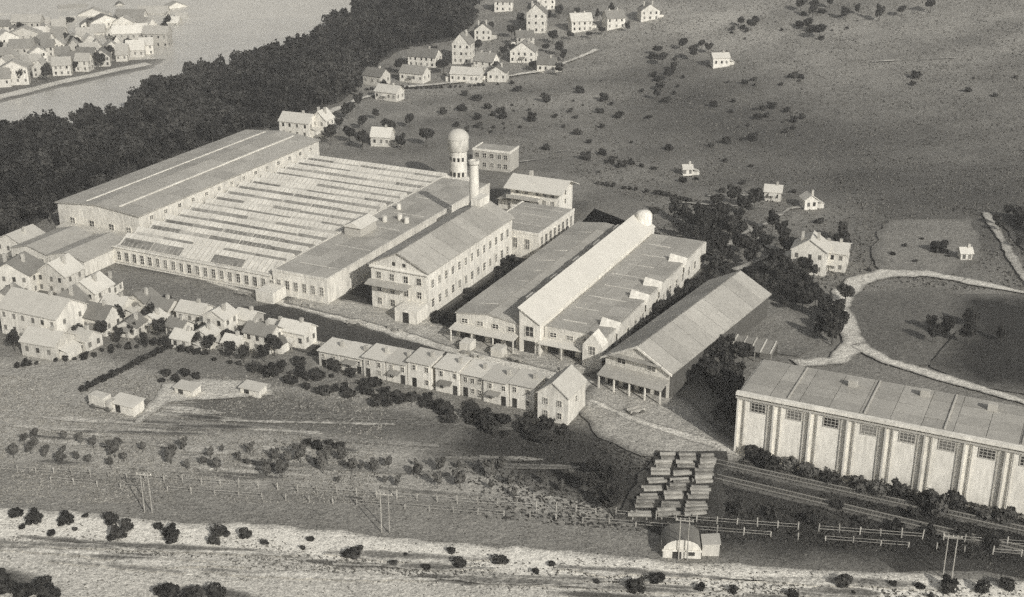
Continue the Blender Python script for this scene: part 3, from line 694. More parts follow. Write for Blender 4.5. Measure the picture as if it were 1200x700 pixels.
# ------------------------------------------------------------------ houses
hedges = []
def house(X, Y, wd, dp, ze, zr, rz, label, wall='white', roof='roofd', axis='x', cat='house', group=None, floors=None, cols=None, chim=True):
    p = at(X, Y)
    h = empty('house', p, R(rz), label, cat, group)
    gabled(h, -wd / 2, wd / 2, 0, dp, ze, zr, axis, wall=M[wall], roof=M[roof], over=.35, z0=-2.5)
    fl = floors or max(1, round(ze / 2.8)); cn = cols or max(2, round(wd / 2.7))
    for i in range(fl):
        for k in range(cn):
            opening(h, -wd / 2 + wd * (k + .5) / cn + random.uniform(-.3, .3), -.03, ze * (i + .55) / fl, .8, 1.2, m=M['glass'] if random.random() < .4 else M['glassm'])
        for k in range(2): opening(h, wd / 2 + .03, dp * (k + .5) / 2, ze * (i + .55) / fl, .8, 1.2, 'r', m=M['glassm'])
    r_ = random.random()
    if chim and r_ < .45:
        sx = random.choice((-1, 1)); a_, b_ = (wd / 2 + .02, wd / 2 + 2.4) if sx > 0 else (-wd / 2 - 2.4, -wd / 2 - .02)
        MB().box(a_, b_, dp * .2, dp * .85, -2.5, ze * .5).build('lean_to', M[wall], h)
        MB().slab([(a_ - .1, dp * .15, ze * .5 + (.1 if sx < 0 else .9)), (b_ + .1, dp * .15, ze * .5 + (.9 if sx < 0 else .1)), (b_ + .1, dp * .9, ze * .5 + (.9 if sx < 0 else .1)), (a_ - .1, dp * .9, ze * .5 + (.1 if sx < 0 else .9))], .15).build('lean_to_roof', M[roof], h)
    elif chim and r_ < .75:
        MB().slab([(-1.2, -1.6, 2.2), (1.2, -1.6, 2.2), (1.2, -.04, 2.7), (-1.2, -.04, 2.7)], .14).build('porch_roof', M[roof], h)
        for q in (-1.05, .9): MB().box(q, q + .15, -1.5, -1.35, -2.5, 2.1).build('post', M['wood'], h)
    if chim and ze > 4 and random.random() < .6: MB().box(-wd * .3, -wd * .3 + .7, dp * .5 - .35, dp * .5 + .35, ze, zr + .9).build('chimney', M['grey'], h)
    if chim: MB().box(wd * .15, wd * .15 + .7, dp * .5 - .35, dp * .5 + .35, ze, zr + 1.1).build('chimney', M['grey'], h)
    return h
# upper village along the road
for a in (
    (540, 76, 8, 8, 9, 13.5, -15, 'tall pale house with steep gable in the middle of the upper village', 'white', 'roofd', 'y'),
    (628, 40, 9, 8, 9.5, 13.5, -8, 'tall white gabled house with many windows at the wood edge, upper village', 'white', 'roofd', 'y'),
    (494, 79, 13, 8, 4.5, 7.5, -20, 'broad white house with long roof near the left of the upper village', 'white', 'roofd', 'x'),
    (566, 84, 9, 7, 4.5, 7.5, -25, 'small white house just right of the tall pale village house', 'white', 'roofd', 'x'),
    (612, 74, 11, 8, 5, 9, -12, 'white house with dark steep roof at the right of the village row', 'white', 'roofd', 'y'),
    (436, 100, 9, 7, 4, 6.5, -30, 'pale cottage at the lower left corner of the upper village', 'cream', 'roofd', 'x'),
    (482, 97, 11, 7, 4, 6.5, -24, 'white cottage below the broad village house, beside the pale road', 'white', 'roofd', 'x'),
    (545, 98, 13, 7, 3.8, 6, -14, 'long white cottage right on the village road', 'white', 'roofl', 'x'),
    (582, 97, 8, 7, 4, 6.5, -10, 'small white cottage at the right end of the village road row', 'white', 'roofd', 'y'),
    (640, 86, 8, 6, 3.6, 6, -10, 'low pale cottage just outside the village to the right', 'cream', 'roofd', 'x'),
    (616, 56, 8, 7, 4.5, 7, 10, 'small house half hidden under the tall white gabled one', 'cream', 'roofd', 'x'),
    (682, 38, 10, 7, 5, 8, 12, 'pale house with light roof above the meadow, right of the wood', 'cream', 'roofl', 'x'),
    (722, 34, 9, 7, 5, 8, 18, 'rightmost house of the upper village beside its shrubs', 'white', 'roofd', 'x'),
    (762, 24, 9, 7, 4.5, 7.5, 10, 'white gabled house alone near the top of the meadow', 'white', 'roofd', 'y'),
    (590, 14, 9, 7, 5, 8, -5, 'white house among trees at the top edge, left one', 'white', 'roofd', 'x'),
    (640, 12, 9, 7, 5, 8, 0, 'white house among trees at the top edge, right one', 'white', 'roofl', 'y'),
    (566, 48, 8, 7, 5, 8, 0, 'cream house among the trees above the tall pale village house', 'cream', 'roofd', 'y'),
    (452, 118, 10, 6, 3.4, 5.6, -28, 'low white roadside cottage between wood and meadow', 'white', 'roofl', 'x'),
    (345, 161, 12, 7, 5.5, 8, -22, 'white house at the far end of the long hall, by the wood', 'white', 'roofl', 'x'),
    (374, 160, 6, 6, 6, 9, -22, 'narrow white gabled house at the far end of the long hall', 'white', 'roofl', 'y'),
    (446, 172, 7, 6, 3.5, 6, -10, 'small pale cottage behind the sawtooth shed', 'cream', 'roofl', 'x'),
    (845, 80, 7, 6, 4, 5.5, 5, 'solitary white hut on the hillside', 'white', 'roofl', 'x'),
    (806, 206, 3, 3, 2.2, 3.2, 5, 'tiny white shelter on the lower meadow', 'white', 'roofl', 'x'),
    (946, 322, 9, 7, 6.5, 9.5, -20, 'bright white gabled house at the bend of the pale lane', 'white', 'roofl', 'y'),
    (974, 318, 7, 9, 5, 6.5, -20, 'white flat fronted annex just right of the house at the lane bend', 'white', 'roofl', 'x'),
    (905, 236, 5, 4, 3, 4.5, -15, 'small pale garden house among the paths', 'cream', 'roofl', 'x'),
    (950, 246, 4, 4, 3, 4.4, 10, 'small white garden hut beside the pale plot', 'white', 'roofl', 'y'),
    (1132, 306, 3, 3, 2.2, 3.2, 0, 'tiny white hut in the field near the hill road', 'white', 'roofl', 'x'),
): house(*a)
# village at the left edge
for a in (
    (36, 398, 17, 10, 6.5, 9.5, -25, 'large white house with broad pale roof at the left edge', 'white', 'roofl', 'x'),
    (14, 346, 11, 8, 5.5, 8.5, -10, 'white house with dark doors below the low gabled workshop', 'white', 'roofd', 'y'),
    (62, 344, 9, 7, 5, 8, -22, 'white gabled house right of the one with dark doors', 'white', 'roofl', 'y'),
    (98, 362, 8, 7, 4.5, 7, -22, 'small white house with pale gable at the court corner', 'white', 'roofl', 'y'),
    (72, 384, 7, 7, 5, 8, -15, 'narrow white house beside the large left one', 'white', 'roofd', 'y'),
    (110, 392, 7, 6, 4, 6.5, -25, 'small cream cottage with dark roof among shrubs', 'cream', 'roofd', 'x'),
    (132, 372, 6, 5, 3, 4.6, -20, 'small grey cottage in front of the court, first of its row', 'cream', 'roofl', 'x'),
    (160, 366, 6, 5, 3, 4.6, -32, 'small white cottage at the court edge, second of its row', 'white', 'roofd', 'y'),
    (186, 374, 6, 5, 2.8, 4.4, -25, 'small pale cottage in the court row with dark roof', 'cream', 'roofd', 'x'),
    (222, 380, 7, 5, 3, 4.6, -22, 'white cottage with pale roof in the middle of the court row', 'white', 'roofl', 'x'),
    (252, 396, 6, 5, 5, 6.6, -25, 'taller white house left of the long terrace', 'white', 'roofl', 'y'),
    (284, 388, 5, 5, 3, 4.4, -28, 'small grey cottage standing on the lawn behind the terrace', 'grey', 'roofl', 'x'),
    (302, 412, 7, 5, 4.2, 5.8, -25, 'white house with dark roof next to the terrace start', 'white', 'roofd', 'x'),
    (342, 408, 7, 5, 4, 5.6, -25, 'small white house joined to the lawn behind the terrace', 'white', 'roofl', 'x'),
    (150, 396, 5, 5, 2.8, 4.2, -15, 'tiny cream cottage among the bushes below the court', 'cream', 'roofd', 'y'),
    (120, 348, 6, 5, 3, 4.8, -15, 'small dark roofed cottage at the left end of the court', 'white', 'roofd', 'y'),
    (6, 372, 7, 6, 4, 6.4, -5, 'pale gabled house at the very left edge behind the large white one', 'cream', 'roofd', 'y'),
    (90, 410, 6, 5, 2.6, 4.2, -30, 'small cream shed right of the low pale barn', 'cream', 'roofl', 'x'),
    (176, 388, 5, 4, 2.6, 4.0, -20, 'tiny white cottage below the court row, left one', 'white', 'roofl', 'y'),
    (204, 396, 5, 4, 2.6, 4.0, -32, 'tiny white cottage below the court row, right one', 'white', 'roofd', 'x'),
    (236, 408, 5, 4, 3, 4.4, -22, 'small white gabled cottage just left of the taller white house', 'white', 'roofl', 'y'),
    (270, 414, 4, 4, 2.4, 3.6, -22, 'tiny pale outhouse in front of the taller white house', 'cream', 'roofl', 'x'),
    (320, 396, 4, 4, 2.4, 3.6, -25, 'tiny pale outhouse on the lawn behind the terrace', 'cream', 'roofl', 'x'),
    (46, 420, 9, 7, 3.5, 5.5, -20, 'low pale barn below the large left house', 'cream', 'roofl', 'x'),
    (12, 300, 9, 9, 4, 6, -25, 'pale outbuilding at the left edge by the wood', 'white', 'roofl', 'y'),
    (212, 410, 5, 4, 2.6, 4, -25, 'tiny white shed under the court cottages', 'white', 'roofl', 'x'),
): house(*a)
random.seed(71)
for (pts, lab) in ((((20, 430), (110, 418), (190, 402)), 'low dark hedge below the left edge houses'), (((120, 412), (170, 402), (240, 416)), 'low dark hedge under the tiny court cottages'),
                   (((430, 106), (500, 104), (600, 99)), 'hedge along the lower side of the village road'), (((250, 424), (330, 436), (372, 446)), 'hedge between dry field and the terrace start'),
                                      (((700, 216), (790, 232), (850, 250)), 'hedge crossing the meadow behind the halls')):
    P_ = rag(PX(*pts), 1.9, .5, False, 3); r_ = empty('hedge', P_[0], 0, lab, 'hedge'); hedges.append((r_, P_))
# hazy town across the river
random.seed(21)
town = []
for i in range(900):
    X = random.uniform(-10, 214); Y = random.uniform(-2, 108)
    if Y > 104 - 0.2 * X or (X > 185 and Y > 45): continue
    if all(abs(X - a) + 2 * abs(Y - b) > 17 for a, b in town): town.append((X, Y))
for i, (X, Y) in enumerate(town[:130]):
    big = i % 6 == 0
    house(X, Y, random.uniform(10, 15) if big else random.uniform(5, 8), 6, 7 if big else random.uniform(3.2, 5.2), 10 if big else 7.4, random.uniform(-10, 35),
          'large pale block in the hazy town across the river' if big else 'pale house in the hazy town across the river', random.choice(('white', 'cream', 'grey', 'cream')), random.choice(('roofl', 'roof', 'roofd', 'roof')),
          random.choice('xy'), group='large blocks across the river' if big else 'houses across the river', chim=False)

# boats
def boat(X, Y, L, rz, label):
    b = empty('barge', at(X, Y) + Vector((0, 0, .1)), R(rz), label, 'barge')
    v = [(-L / 2, -1.6, 1.1), (L * .42, -1.6, 1.1), (L / 2, 0, 1.5), (L * .42, 1.6, 1.1), (-L / 2, 1.6, 1.1), (-L / 2 + .6, -1.1, -.3), (L * .36, -1.1, -.3), (L * .44, 0, -.3), (L * .36, 1.1, -.3), (-L / 2 + .6, 1.1, -.3)]
    MB().add(v, [(4, 3, 2, 1, 0), (0, 1, 6, 5), (1, 2, 7, 6), (2, 3, 8, 7), (3, 4, 9, 8), (4, 0, 5, 9)]).build('hull', M['woodd'], b)
    MB().box(-L * .45, -L * .25, -1.1, 1.1, 1.1, 2.6).build('cabin', M['grey'], b)
    MB().box(-L * .2, L * .35, -1.0, 1.0, 1.1, 1.5).build('hatch', M['wood'], b)
boat(288, 14, 22, 4, 'dark barge moored furthest up the river'); boat(300, 24, 24, 5, 'dark barge just below the furthest one')
boat(272, 32, 18, 2, 'shorter dark barge nearest to the camera of the three'); boat(76, 150, 10, 3, 'small dark boat alone near the wood on the river')

# ------------------------------------------------------------------ trees and bushes
def crown_mesh(name, n, rx, rz, zc, leaf, m, seed, lumps=7, core=True):
    rd = random.Random(seed); mb = MB()
    cs = [(Vector((0, 0, zc)), 0.75)]
    for _ in range(lumps):
        a = rd.uniform(0, 6.28); r = rd.uniform(.35, .7)
        cs.append((Vector((math.cos(a) * rx * r, math.sin(a) * rx * r, zc + rd.uniform(-.55, .7) * rz)), rd.uniform(.3, .55)))
    for i in range(n):
        c, k = cs[rd.randrange(len(cs))] if rd.random() < .8 else cs[0]
        dv = Vector((rd.gauss(0, 1), rd.gauss(0, 1), rd.gauss(0, 1))).normalized() * rd.uniform(.55, 1.0) * k
        p = c + Vector((dv.x * rx, dv.y * rx, dv.z * rz))
        if p.z < .1: p.z = .1 + rd.random() * .3
        nn = (dv.normalized() + Vector((rd.gauss(0, .5), rd.gauss(0, .5), rd.gauss(0, .5)))).normalized()
        t = nn.orthogonal().normalized(); u = nn.cross(t); a = rd.uniform(0, 6.28)
        t, u = t * math.cos(a) + u * math.sin(a), u * math.cos(a) - t * math.sin(a)
        s = leaf * rd.uniform(.6, 1.3)
        mb.add([p - t * s - u * s * .5, p + t * s * .2 - u * s * .7, p + t * s + u * s * .3, p - t * s * .2 + u * s * .8], [(0, 1, 2, 3)])
    return mb.mesh(name, m)
def trunk_mesh(hh, r, seed):
    rd = random.Random(seed); mb = MB().cyl((0, 0, -.4), (0, 0, hh * .6), r, r * .6, 6, False)
    for k in range(4):
        a = k * 1.6 + rd.random(); mb.cyl((0, 0, hh * (.35 + .07 * k)), (math.cos(a) * hh * .22, math.sin(a) * hh * .22, hh * (.62 + .07 * k)), r * .45, r * .15, 4, False)
    mb.cyl((0, 0, hh * .6), (rd.uniform(-.2, .2), rd.uniform(-.2, .2), hh * .92), r * .6, r * .15, 5, False)
    return mb.mesh('trunk', M['bark'])
CR = [crown_mesh('crown', 820, 2.7 * (1, .8, 1.15, .9)[i], 2.5 * (1, 1.3, .85, 1)[i], 4.6, .4, M['leaf'], 10 + i, (7, 6, 10, 12)[i]) for i in range(4)]
TR = [trunk_mesh(6.4, .22, i) for i in range(4)]
SL = [crown_mesh('crown', 330, 1.05, 1.2, 1.9, .26, M['leafm'], 30 + i, 5) for i in range(3)]
ST = [trunk_mesh(2.8, .09, 40 + i) for i in range(3)]
BU = [crown_mesh('bush', 420, 1.0, .75, .65, .19, M['leaf'], 50 + i, 6) for i in range(4)]
BP = [crown_mesh('bush', 420, 1.0, .8, .7, .2, M['leafm'], 60 + i, 6) for i in range(3)]
def tree(p, s, label, group=None, slim=False, name='tree'):
    k = random.randrange(3 if slim else 4)
    t = empty(name, p, random.uniform(0, 6.28), label, 'tree', group); t.scale = (s, s, s * random.uniform(.9, 1.15))
    link('trunk', (ST if slim else TR)[k], t); link('crown', (SL if slim else CR)[k], t)
    return t
def bush(p, s, label, group=None, pale=False):
    o = link('bush', random.choice(BP if pale else BU), None, p, random.uniform(0, 6.28), (s, s, s * random.uniform(.75, 1.05)))
    return tag(o, label, 'bush', group)
for r_, P_ in hedges:
    for p in P_:
        if random.random() < .82:
            o = link('bush', random.choice(BU), r_, p - P_[0], random.uniform(0, 6), [random.uniform(.55, 1.25)] * 3); o.location.z += hgt(p.x, p.y) - p.z
random.seed(5)
# wood between river and works: one mass
def inside(p, poly):
    c = False; n = len(poly)
    for i in range(n):
        a, b = poly[i], poly[i - 1]
        if (a.y > p.y) != (b.y > p.y) and p.x < (b.x - a.x) * (p.y - a.y) / (b.y - a.y) + a.x: c = not c
    return c
def wood(name, poly, n, smin, smax, seed):
    rd = random.Random(seed); xs = [p.x for p in poly]; ys = [p.y for p in poly]; mb = MB(); pts = []; tries = 0
    src = [[(tuple(v.co)) for v in c.vertices] for c in CR]; fcs = [[tuple(f.vertices) for f in c.polygons][::2] for c in CR]
    while len(pts) < n and tries < n * 40:
        tries += 1
        p = Vector((rd.uniform(min(xs), max(xs)), rd.uniform(min(ys), max(ys)), 0))
        if not inside(p, poly) or any((p - q).length < 3.0 for q in pts): continue
        pts.append(p); k = rd.randrange(4); s = rd.uniform(smin, smax); a = rd.uniform(0, 6.28); ca, sa = math.cos(a) * s, math.sin(a) * s; z0 = hgt(p.x, p.y) - .8
        use = {}; vv = []; ff = []
        for f in fcs[k]:
            g = []
            for i in f:
                if i not in use:
                    use[i] = len(vv); x, y, z = src[k][i]; vv.append((p.x + x * ca - y * sa, p.y + x * sa + y * ca, z0 + z * s))
                g.append(use[i])
            ff.append(tuple(g))
        mb.add(vv, ff); mb.cyl((p.x, p.y, z0), (p.x, p.y, z0 + 4 * s), .25 * s, .15 * s, 4, False)
    o = mb.build(name, M['woodleaf']); tag(o, kind='stuff'); return o
wl = PX((-90, 300), (0, 292), (36, 268), (60, 250), (92, 232), (130, 215), (200, 186), (286, 158), (330, 146), (360, 136), (400, 118), (420, 104), (428, 84), (470, 60), (545, 44), (560, 20), (540, 2)) + [Vector((-35, 860, 0)), Vector((-62, 860, 0))] + PX((440, 8), (404, 34), (372, 54), (312, 82), (252, 94), (200, 116), (128, 148), (60, 166), (0, 176), (-90, 196))
wood('woodland', wl, 1250, .55, 2.0, 3)
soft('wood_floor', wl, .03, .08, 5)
# edge of the wood: separate crowns
for X, Y in ((118, 232), (178, 206), (236, 184), (262, 172), (310, 152), (60, 262), (20, 286), (396, 122), (420, 108)):
    tree(at(X, Y), random.uniform(.8, 1.15), 'dark leafy tree at the wood edge above the long hall', 'trees along the wood edge')
random.seed(77)
for i in range(60):
    X = random.uniform(-5, 205); Y = random.uniform(0, 112 - .22 * X if X < 180 else 50)
    tree(at(X, Y), random.uniform(.6, 1.1), 'tree in the hazy town across the river', 'trees across the river')
# village trees
for X, Y in ((455, 92), (470, 88), (520, 88), (530, 92), (600, 62), (590, 68), (640, 62), (655, 66), (660, 72), (648, 52), (668, 48), (690, 46), (705, 42), (610, 30), (560, 62), (508, 70), (575, 40), (600, 46), (640, 28), (655, 22), (676, 20), (700, 24), (716, 22), (450, 108), (415, 112), (735, 38), (440, 84), (584, 88), (626, 84), (655, 90), (420, 128), (408, 140), (425, 152), (398, 152), (440, 140), (455, 160), (480, 150), (410, 168), (425, 176), (388, 170), (500, 172), (470, 176)):
    tree(at(X, Y), random.uniform(.55, 1.1), 'dark tree among the houses of the upper village', 'trees in the upper village')
for X, Y in ((140, 384), (176, 384), (204, 388), (240, 396), (268, 404), (322, 418), (120, 380), (196, 366), (8, 330), (26, 356), (30, 368), (50, 362), (88, 372), (120, 398), (140, 404), (156, 396), (170, 408), (188, 398), (230, 408), (246, 414), (92, 402), (64, 410), (270, 420), (286, 424), (310, 424), (18, 412)):
    tree(at(X, Y), random.uniform(.45, .75), 'small dark tree between the left edge houses', 'trees between the left houses')
random.seed(9)
for X, Y in ((770, 66), (776, 78), (790, 84), (784, 96), (776, 108), (800, 60), (770, 118), (812, 72), (822, 58), (830, 64)):
    tree(at(X, Y), random.uniform(.6, .95), 'dark tree in the clump beside the hillside hut', 'trees beside the hillside hut')
for X, Y in ((938, 14), (952, 22), (972, 10), (990, 24), (1004, 18), (1030, 26), (1056, 20), (880, 36), (868, 32), (1090, 16), (946, 36), (960, 46)):
    tree(at(X, Y), random.uniform(.7, 1.1), 'dark tree in the thin row high on the hill', 'trees high on the hill')
# hillside shrubs
sh = [(706, 182), (722, 186), (752, 196), (766, 199), (800, 214), (816, 211), (846, 226), (862, 231), (690, 168), (660, 150), (676, 158), (700, 130), (716, 124), (620, 130), (600, 124), (572, 128), (640, 120), (650, 138), (560, 140), (590, 146), (610, 150), (540, 128), (520, 134), (740, 168), (784, 176), (870, 216), (890, 236), (840, 252), (820, 246), (560, 118), (680, 110), (760, 140), (880, 196), (960, 262), (930, 226), (640, 176), (575, 156), (706, 150), (1080, 282), (1092, 288), (1100, 296), (1060, 290), (1046, 300), (1110, 302), (850, 190), (1072, 308), (1018, 318)]
for X, Y in sh: bush(at(X, Y), random.choice((.7, .9, 1.1, 1.4, 1.8, 2.6)), 'dark shrub scattered on the hillside meadow', 'shrubs on the hillside')
random.seed(19)
for cx_, cy_, sx_, sy_, n_ in ((925, 344, 20, 14, 18), (958, 300, 26, 8, 10), (985, 372, 8, 16, 8), (1190, 270, 14, 16, 12), (1150, 400, 30, 14, 8)):
    for _ in range(n_):
        tree(at(random.gauss(cx_, sx_), random.gauss(cy_, sy_)), random.uniform(.4, .85), 'dark tree along the pale lane right of the factory', 'trees along the lane')
random.seed(18)
for cx_, cy_, sx_, sy_, n_ in ((782, 90, 14, 16, 16), (955, 24, 22, 12, 16), (880, 34, 14, 6, 7), (880, 140, 26, 14, 22), (640, 132, 50, 12, 16), (720, 190, 24, 6, 9), (1150, 95, 40, 8, 8), (560, 150, 30, 10, 10), (900, 100, 30, 4, 7)):
    for _ in range(n_):
        bush(at(random.gauss(cx_, sx_), max(2, random.gauss(cy_, sy_))), random.choice((.6, .9, 1.2, 1.6, 2.2)), 'dark shrub scattered on the hillside meadow', 'shrubs on the hillside')
for i in range(26):
    u_ = random.uniform(238, 286); tree(UV(u_, random.uniform(-91.5, -87 + (u_ - 238) * .1)), random.uniform(.45, .75), 'dark tree in the gap between right hall and warehouse', 'trees left of the warehouse')
for i in range(24):
    tree(at(random.gauss(838, 22), random.gauss(276, 22)), random.uniform(.5, .95), 'dark tree in the gardens right of the factory halls', 'trees right of the halls')
# trees round the gardens and warehouse
random.seed(12)
for X, Y in ((800, 262), (812, 270), (824, 278), (836, 290), (846, 300), (830, 262), (846, 270), (858, 282), (790, 256), (870, 252), (860, 240), (884, 246), (866, 300), (852, 312), (840, 322), (815, 290), (826, 302), (820, 314), (800, 280), (905, 272), (915, 284), (886, 284), (896, 296), (918, 298), (880, 312), (908, 316), (925, 330), (900, 332), (912, 342), (890, 344), (930, 345), (945, 352), (955, 362), (940, 365), (965, 376), (970, 390), (960, 398), (975, 405), (920, 355), (900, 352), (936, 336), (910, 330), (878, 330)):
    tree(at(X, Y), random.uniform(.65, 1.0), 'dark tree in the gardens right of the factory halls', 'trees right of the halls')
for X, Y in ((806, 352), (790, 368), (776, 382), (762, 396), (748, 408), (735, 420), (724, 430), (712, 442), (798, 362), (770, 374), (752, 398)):
    tree(at(X, Y), random.uniform(.5, .75), 'dark tree in the gap between right hall and warehouse', 'trees left of the warehouse')
for X, Y in ((818, 436), (832, 446), (848, 458), (836, 430), (850, 440), (862, 452), (845, 474), (856, 490), (862, 505), (848, 506), (870, 430), (835, 466), (860, 470), (826, 452), (850, 425), (868, 486)):
    tree(at(X, Y), random.uniform(.7, 1.0), 'dark tree crowded between warehouse and long workshop', 'trees beside the long workshop')
random.seed(15)
for i in range(34):
    bush(UV(random.uniform(247, 294), random.uniform(-140.5, -131.5)), random.uniform(.9, 1.9), 'dark bush in the shaded alley right of the gabled mill', 'bushes in the mill alley')
for i in range(24):
    bush(UV(random.uniform(250, 298), random.uniform(-166, -158.5)), random.uniform(.9, 1.6), 'dark bush in the alley left of the gabled mill', 'bushes in the narrow alley')
for i in range(30):
    bush(UV(random.uniform(236, 312), random.uniform(-92, -86)), random.uniform(1, 2.2), 'dark bush along the right side of the right hall', 'bushes along the right hall')
# lawn and bushes before the terrace and along the long workshop
for X, Y in ((392, 434), (412, 440), (432, 452), (452, 462), (480, 470), (505, 478), (528, 484), (548, 490), (566, 492), (590, 496), (612, 500), (372, 440), (352, 440), (340, 450), (360, 456), (380, 462), (410, 466), (330, 430), (318, 440), (440, 476), (300, 436), (350, 428), (640, 502), (660, 508)):
    bush(at(X, Y), random.uniform(1.1, 2.0), 'dark bush in front of the long white terrace', 'bushes in front of the terrace')
for X, Y in ((900, 548), (926, 552), (948, 560), (972, 566), (1002, 568), (1030, 580), (1052, 582), (1084, 594), (1120, 596), (1150, 606), (1180, 612), (884, 540), (1010, 576), (1100, 604)):
    bush(at(X, Y), random.uniform(1.4, 2.4), 'rounded bush at the foot of the long workshop', 'bushes along the long workshop', pale=random.random() < .4)
random.seed(16)
for i in range(46):
    X = random.uniform(360, 670); Y = 428 + (X - 360) * .25 + random.uniform(4, 26)
    bush(at(X, Y), random.uniform(.7, 2.1), 'dark bush in front of the long white terrace', 'bushes in front of the terrace')
# young orchard trees by the fence
random.seed(31)
orch = []
for i in range(130):
    X = random.uniform(8, 700); Y = 544 + .075 * X - random.uniform(4, 34)
    if all(abs(X - a) + 1.6 * abs(Y - b) > 17 for a, b in orch): orch.append((X, Y))
for X, Y in orch: tree(at(X, Y), random.choice((.5, .6, .7, .85, 1.0, 1.25)), 'young tree in the ragged row behind the field fence', 'young trees behind the fence', slim=True, name='young_tree')
for X, Y in ((696, 560), (712, 572), (722, 588), (706, 596), (690, 582), (718, 604)):
    tree(at(X, Y), random.uniform(.5, .7), 'dark tree just left of the timber stack', 'trees left of the timber stack')
for X, Y in ((860, 600), (905, 606), (1010, 612), (1050, 622), (1088, 626), (1130, 632), (1160, 640), (980, 596), (950, 612), (1070, 606)):
    bush(at(X, Y), random.uniform(1.0, 1.6), 'dark bush on the darker ground near the right fence', 'bushes near the right fence')
# shrubs on the sand
sb = [(40, 612), (77, 613), (132, 613), (26, 620), (88, 622), (150, 622), (200, 627), (258, 628), (289, 630), (364, 634), (251, 638), (310, 638), (422, 645), (413, 653), (475, 652), (186, 620), (138, 632), (202, 634), (100, 606), (20, 606), (586, 660), (647, 663), (628, 672), (540, 664), (500, 668), (700, 684), (770, 682), (745, 692), (820, 692), (988, 686), (1046, 687), (1078, 690), (1110, 692), (1000, 696), (1150, 694), (1090, 700), (530, 648), (355, 644), (462, 662), (60, 628), (860, 694), (1180, 690), (930, 700)]
for X, Y in sb: bush(at(X, Y), random.choice((.5, .6, .75, .9, 1.1, 1.4, 1.6)), 'round dark shrub on the pale sand bank', 'shrubs on the sand bank')
for X, Y in ((10, 694), (30, 700), (50, 694), (200, 700), (225, 704), (256, 700), (60, 704), (0, 682)):
    bush(at(X, Y), random.uniform(1.6, 2.4), 'dark bush at the bottom left corner below the sand', 'bushes at the bottom left')
for X, Y in ((196, 440), (206, 446), (190, 448), (218, 440), (230, 444), (360, 522), (372, 526), (386, 522), (398, 526)):
    bush(at(X, Y), random.uniform(.9, 1.4), 'lone dark bush out in the dry field', 'bushes in the dry field')

# ------------------------------------------------------------------ goods and carts in the yards
random.seed(52)
crate_me = MB().box(-.55, .55, -.45, .45, 0, .12).box(-.5, .5, -.42, .42, .12, .8).box(-.55, .55, -.45, .45, .8, .92).mesh('crate', M['wood'])
for u_, v_, n_, lab in ((241, -146, 3, 'wooden crate dropped in front of the gabled mill'), (237, -124, 4, 'wooden crate beside the canopy of the left grey hall'), (238.5, -101, 3, 'wooden crate before the right grey hall front'), (246, -172, 3, 'wooden crate by the narrow flat roofed hall')):
    for k in range(n_):
        o = link('crate', crate_me, None, UV(u_ - 2.6 + random.uniform(-1, 1), v_ + k * 1.5 + random.uniform(-.2, .2), .08), ROT + random.uniform(-.5, .5)); tag(o, f'{lab}, {ordn[k]} of its group', 'crate', 'crates in the works yard')
wheel = MB().cyl((0, -.06, 0), (0, .06, 0), .55, .55, 12).mesh('wheel', M['woodd'])
for p_, rz_, lab in ((UV(238, -155), .4, 'flat wooden cart on the road before the gabled mill'), (UV(236, -112), -.2, 'flat wooden cart by the loading canopies of the grey halls'), (at(745, 485), .9, 'flat wooden cart alone on the pale apron'), (UV(242, -190), .1, 'flat wooden cart below the sawtooth shed windows')):
    r = empty('cart', p_, ROT + rz_, lab, 'cart', 'carts in the works yard')
    MB().box(-1.7, 1.7, -.8, .8, .7, .85).build('bed', M['wood'], r)
    for y in (-.8, .72): MB().box(-1.7, 1.7, y, y + .08, .85, 1.3).build('side_board', M['woodl'], r)
    MB().box(1.7, 3.3, -.06, .06, .68, .8).build('drawbar', M['wood'], r)
    for x in (-1.0, 1.0):
        for y in (-.95, .95): link('wheel', wheel, r, (x, y, .55))
# ------------------------------------------------------------------ fences, poles, tracks
def fence(pts, step, hgt_, label, gap):
    root = empty('fence', pts[0], 0, label, 'fence'); o0 = pts[0]
    post = MB().box(-.09, .09, -.09, .09, -.3, hgt_).mesh('post', M['woodl'])
    prev = None
    for a, b in zip(pts, pts[1:]):
        n = int((b - a).length / step)
        for i in range(n):
            p = a.lerp(b, i / n) - o0
            q = link('post', post, root, p); q.rotation_euler = (random.uniform(-.06, .06), random.uniform(-.06, .06), 0); q.scale = (1, 1, random.uniform(.8, 1.25))
            if prev is not None and random.random() > gap:
                for z in (.55, 1.1):
                    MB().cyl(prev + Vector((0, 0, z)), p + Vector((0, 0, z)), .045, .045, 4, False).build('rail', M['wood'], root)
            prev = p
fence(PX((-60, 548), (0, 552), (280, 571), (560, 592), (840, 614), (1230, 643)), 3.4, 1.55, 'long post and rail fence between field and meadow strip, upper line', .12)
fence(PX((60, 566), (280, 583), (560, 603), (840, 625), (1230, 655)), 4.2, 1.3, 'long post and rail fence between field and meadow strip, lower line', .3)
for X, Y, l in ((174, 601, 'leftmost'), (452, 625, 'second from left'), (800, 657, 'third from left'), (1110, 677, 'rightmost')):
    r = empty('power_pole', at(X, Y), ROT + R(14), f'twin legged wooden power pole on the sand edge, {l}', 'power pole')
    for s in (-.7, .7): MB().cyl((s, 0, -.4), (s, 0, 8.0), .11, .08, 6).build('leg', M['wood'], r)
    MB().box(-1.5, 1.5, -.08, .08, 7.5, 7.68).build('crossarm', M['wood'], r)
    for s in (-1.3, 0, 1.3): MB().cyl((s, 0, 7.68), (s, 0, 7.95), .07, .05, 6).build('insulator', M['white'], r)
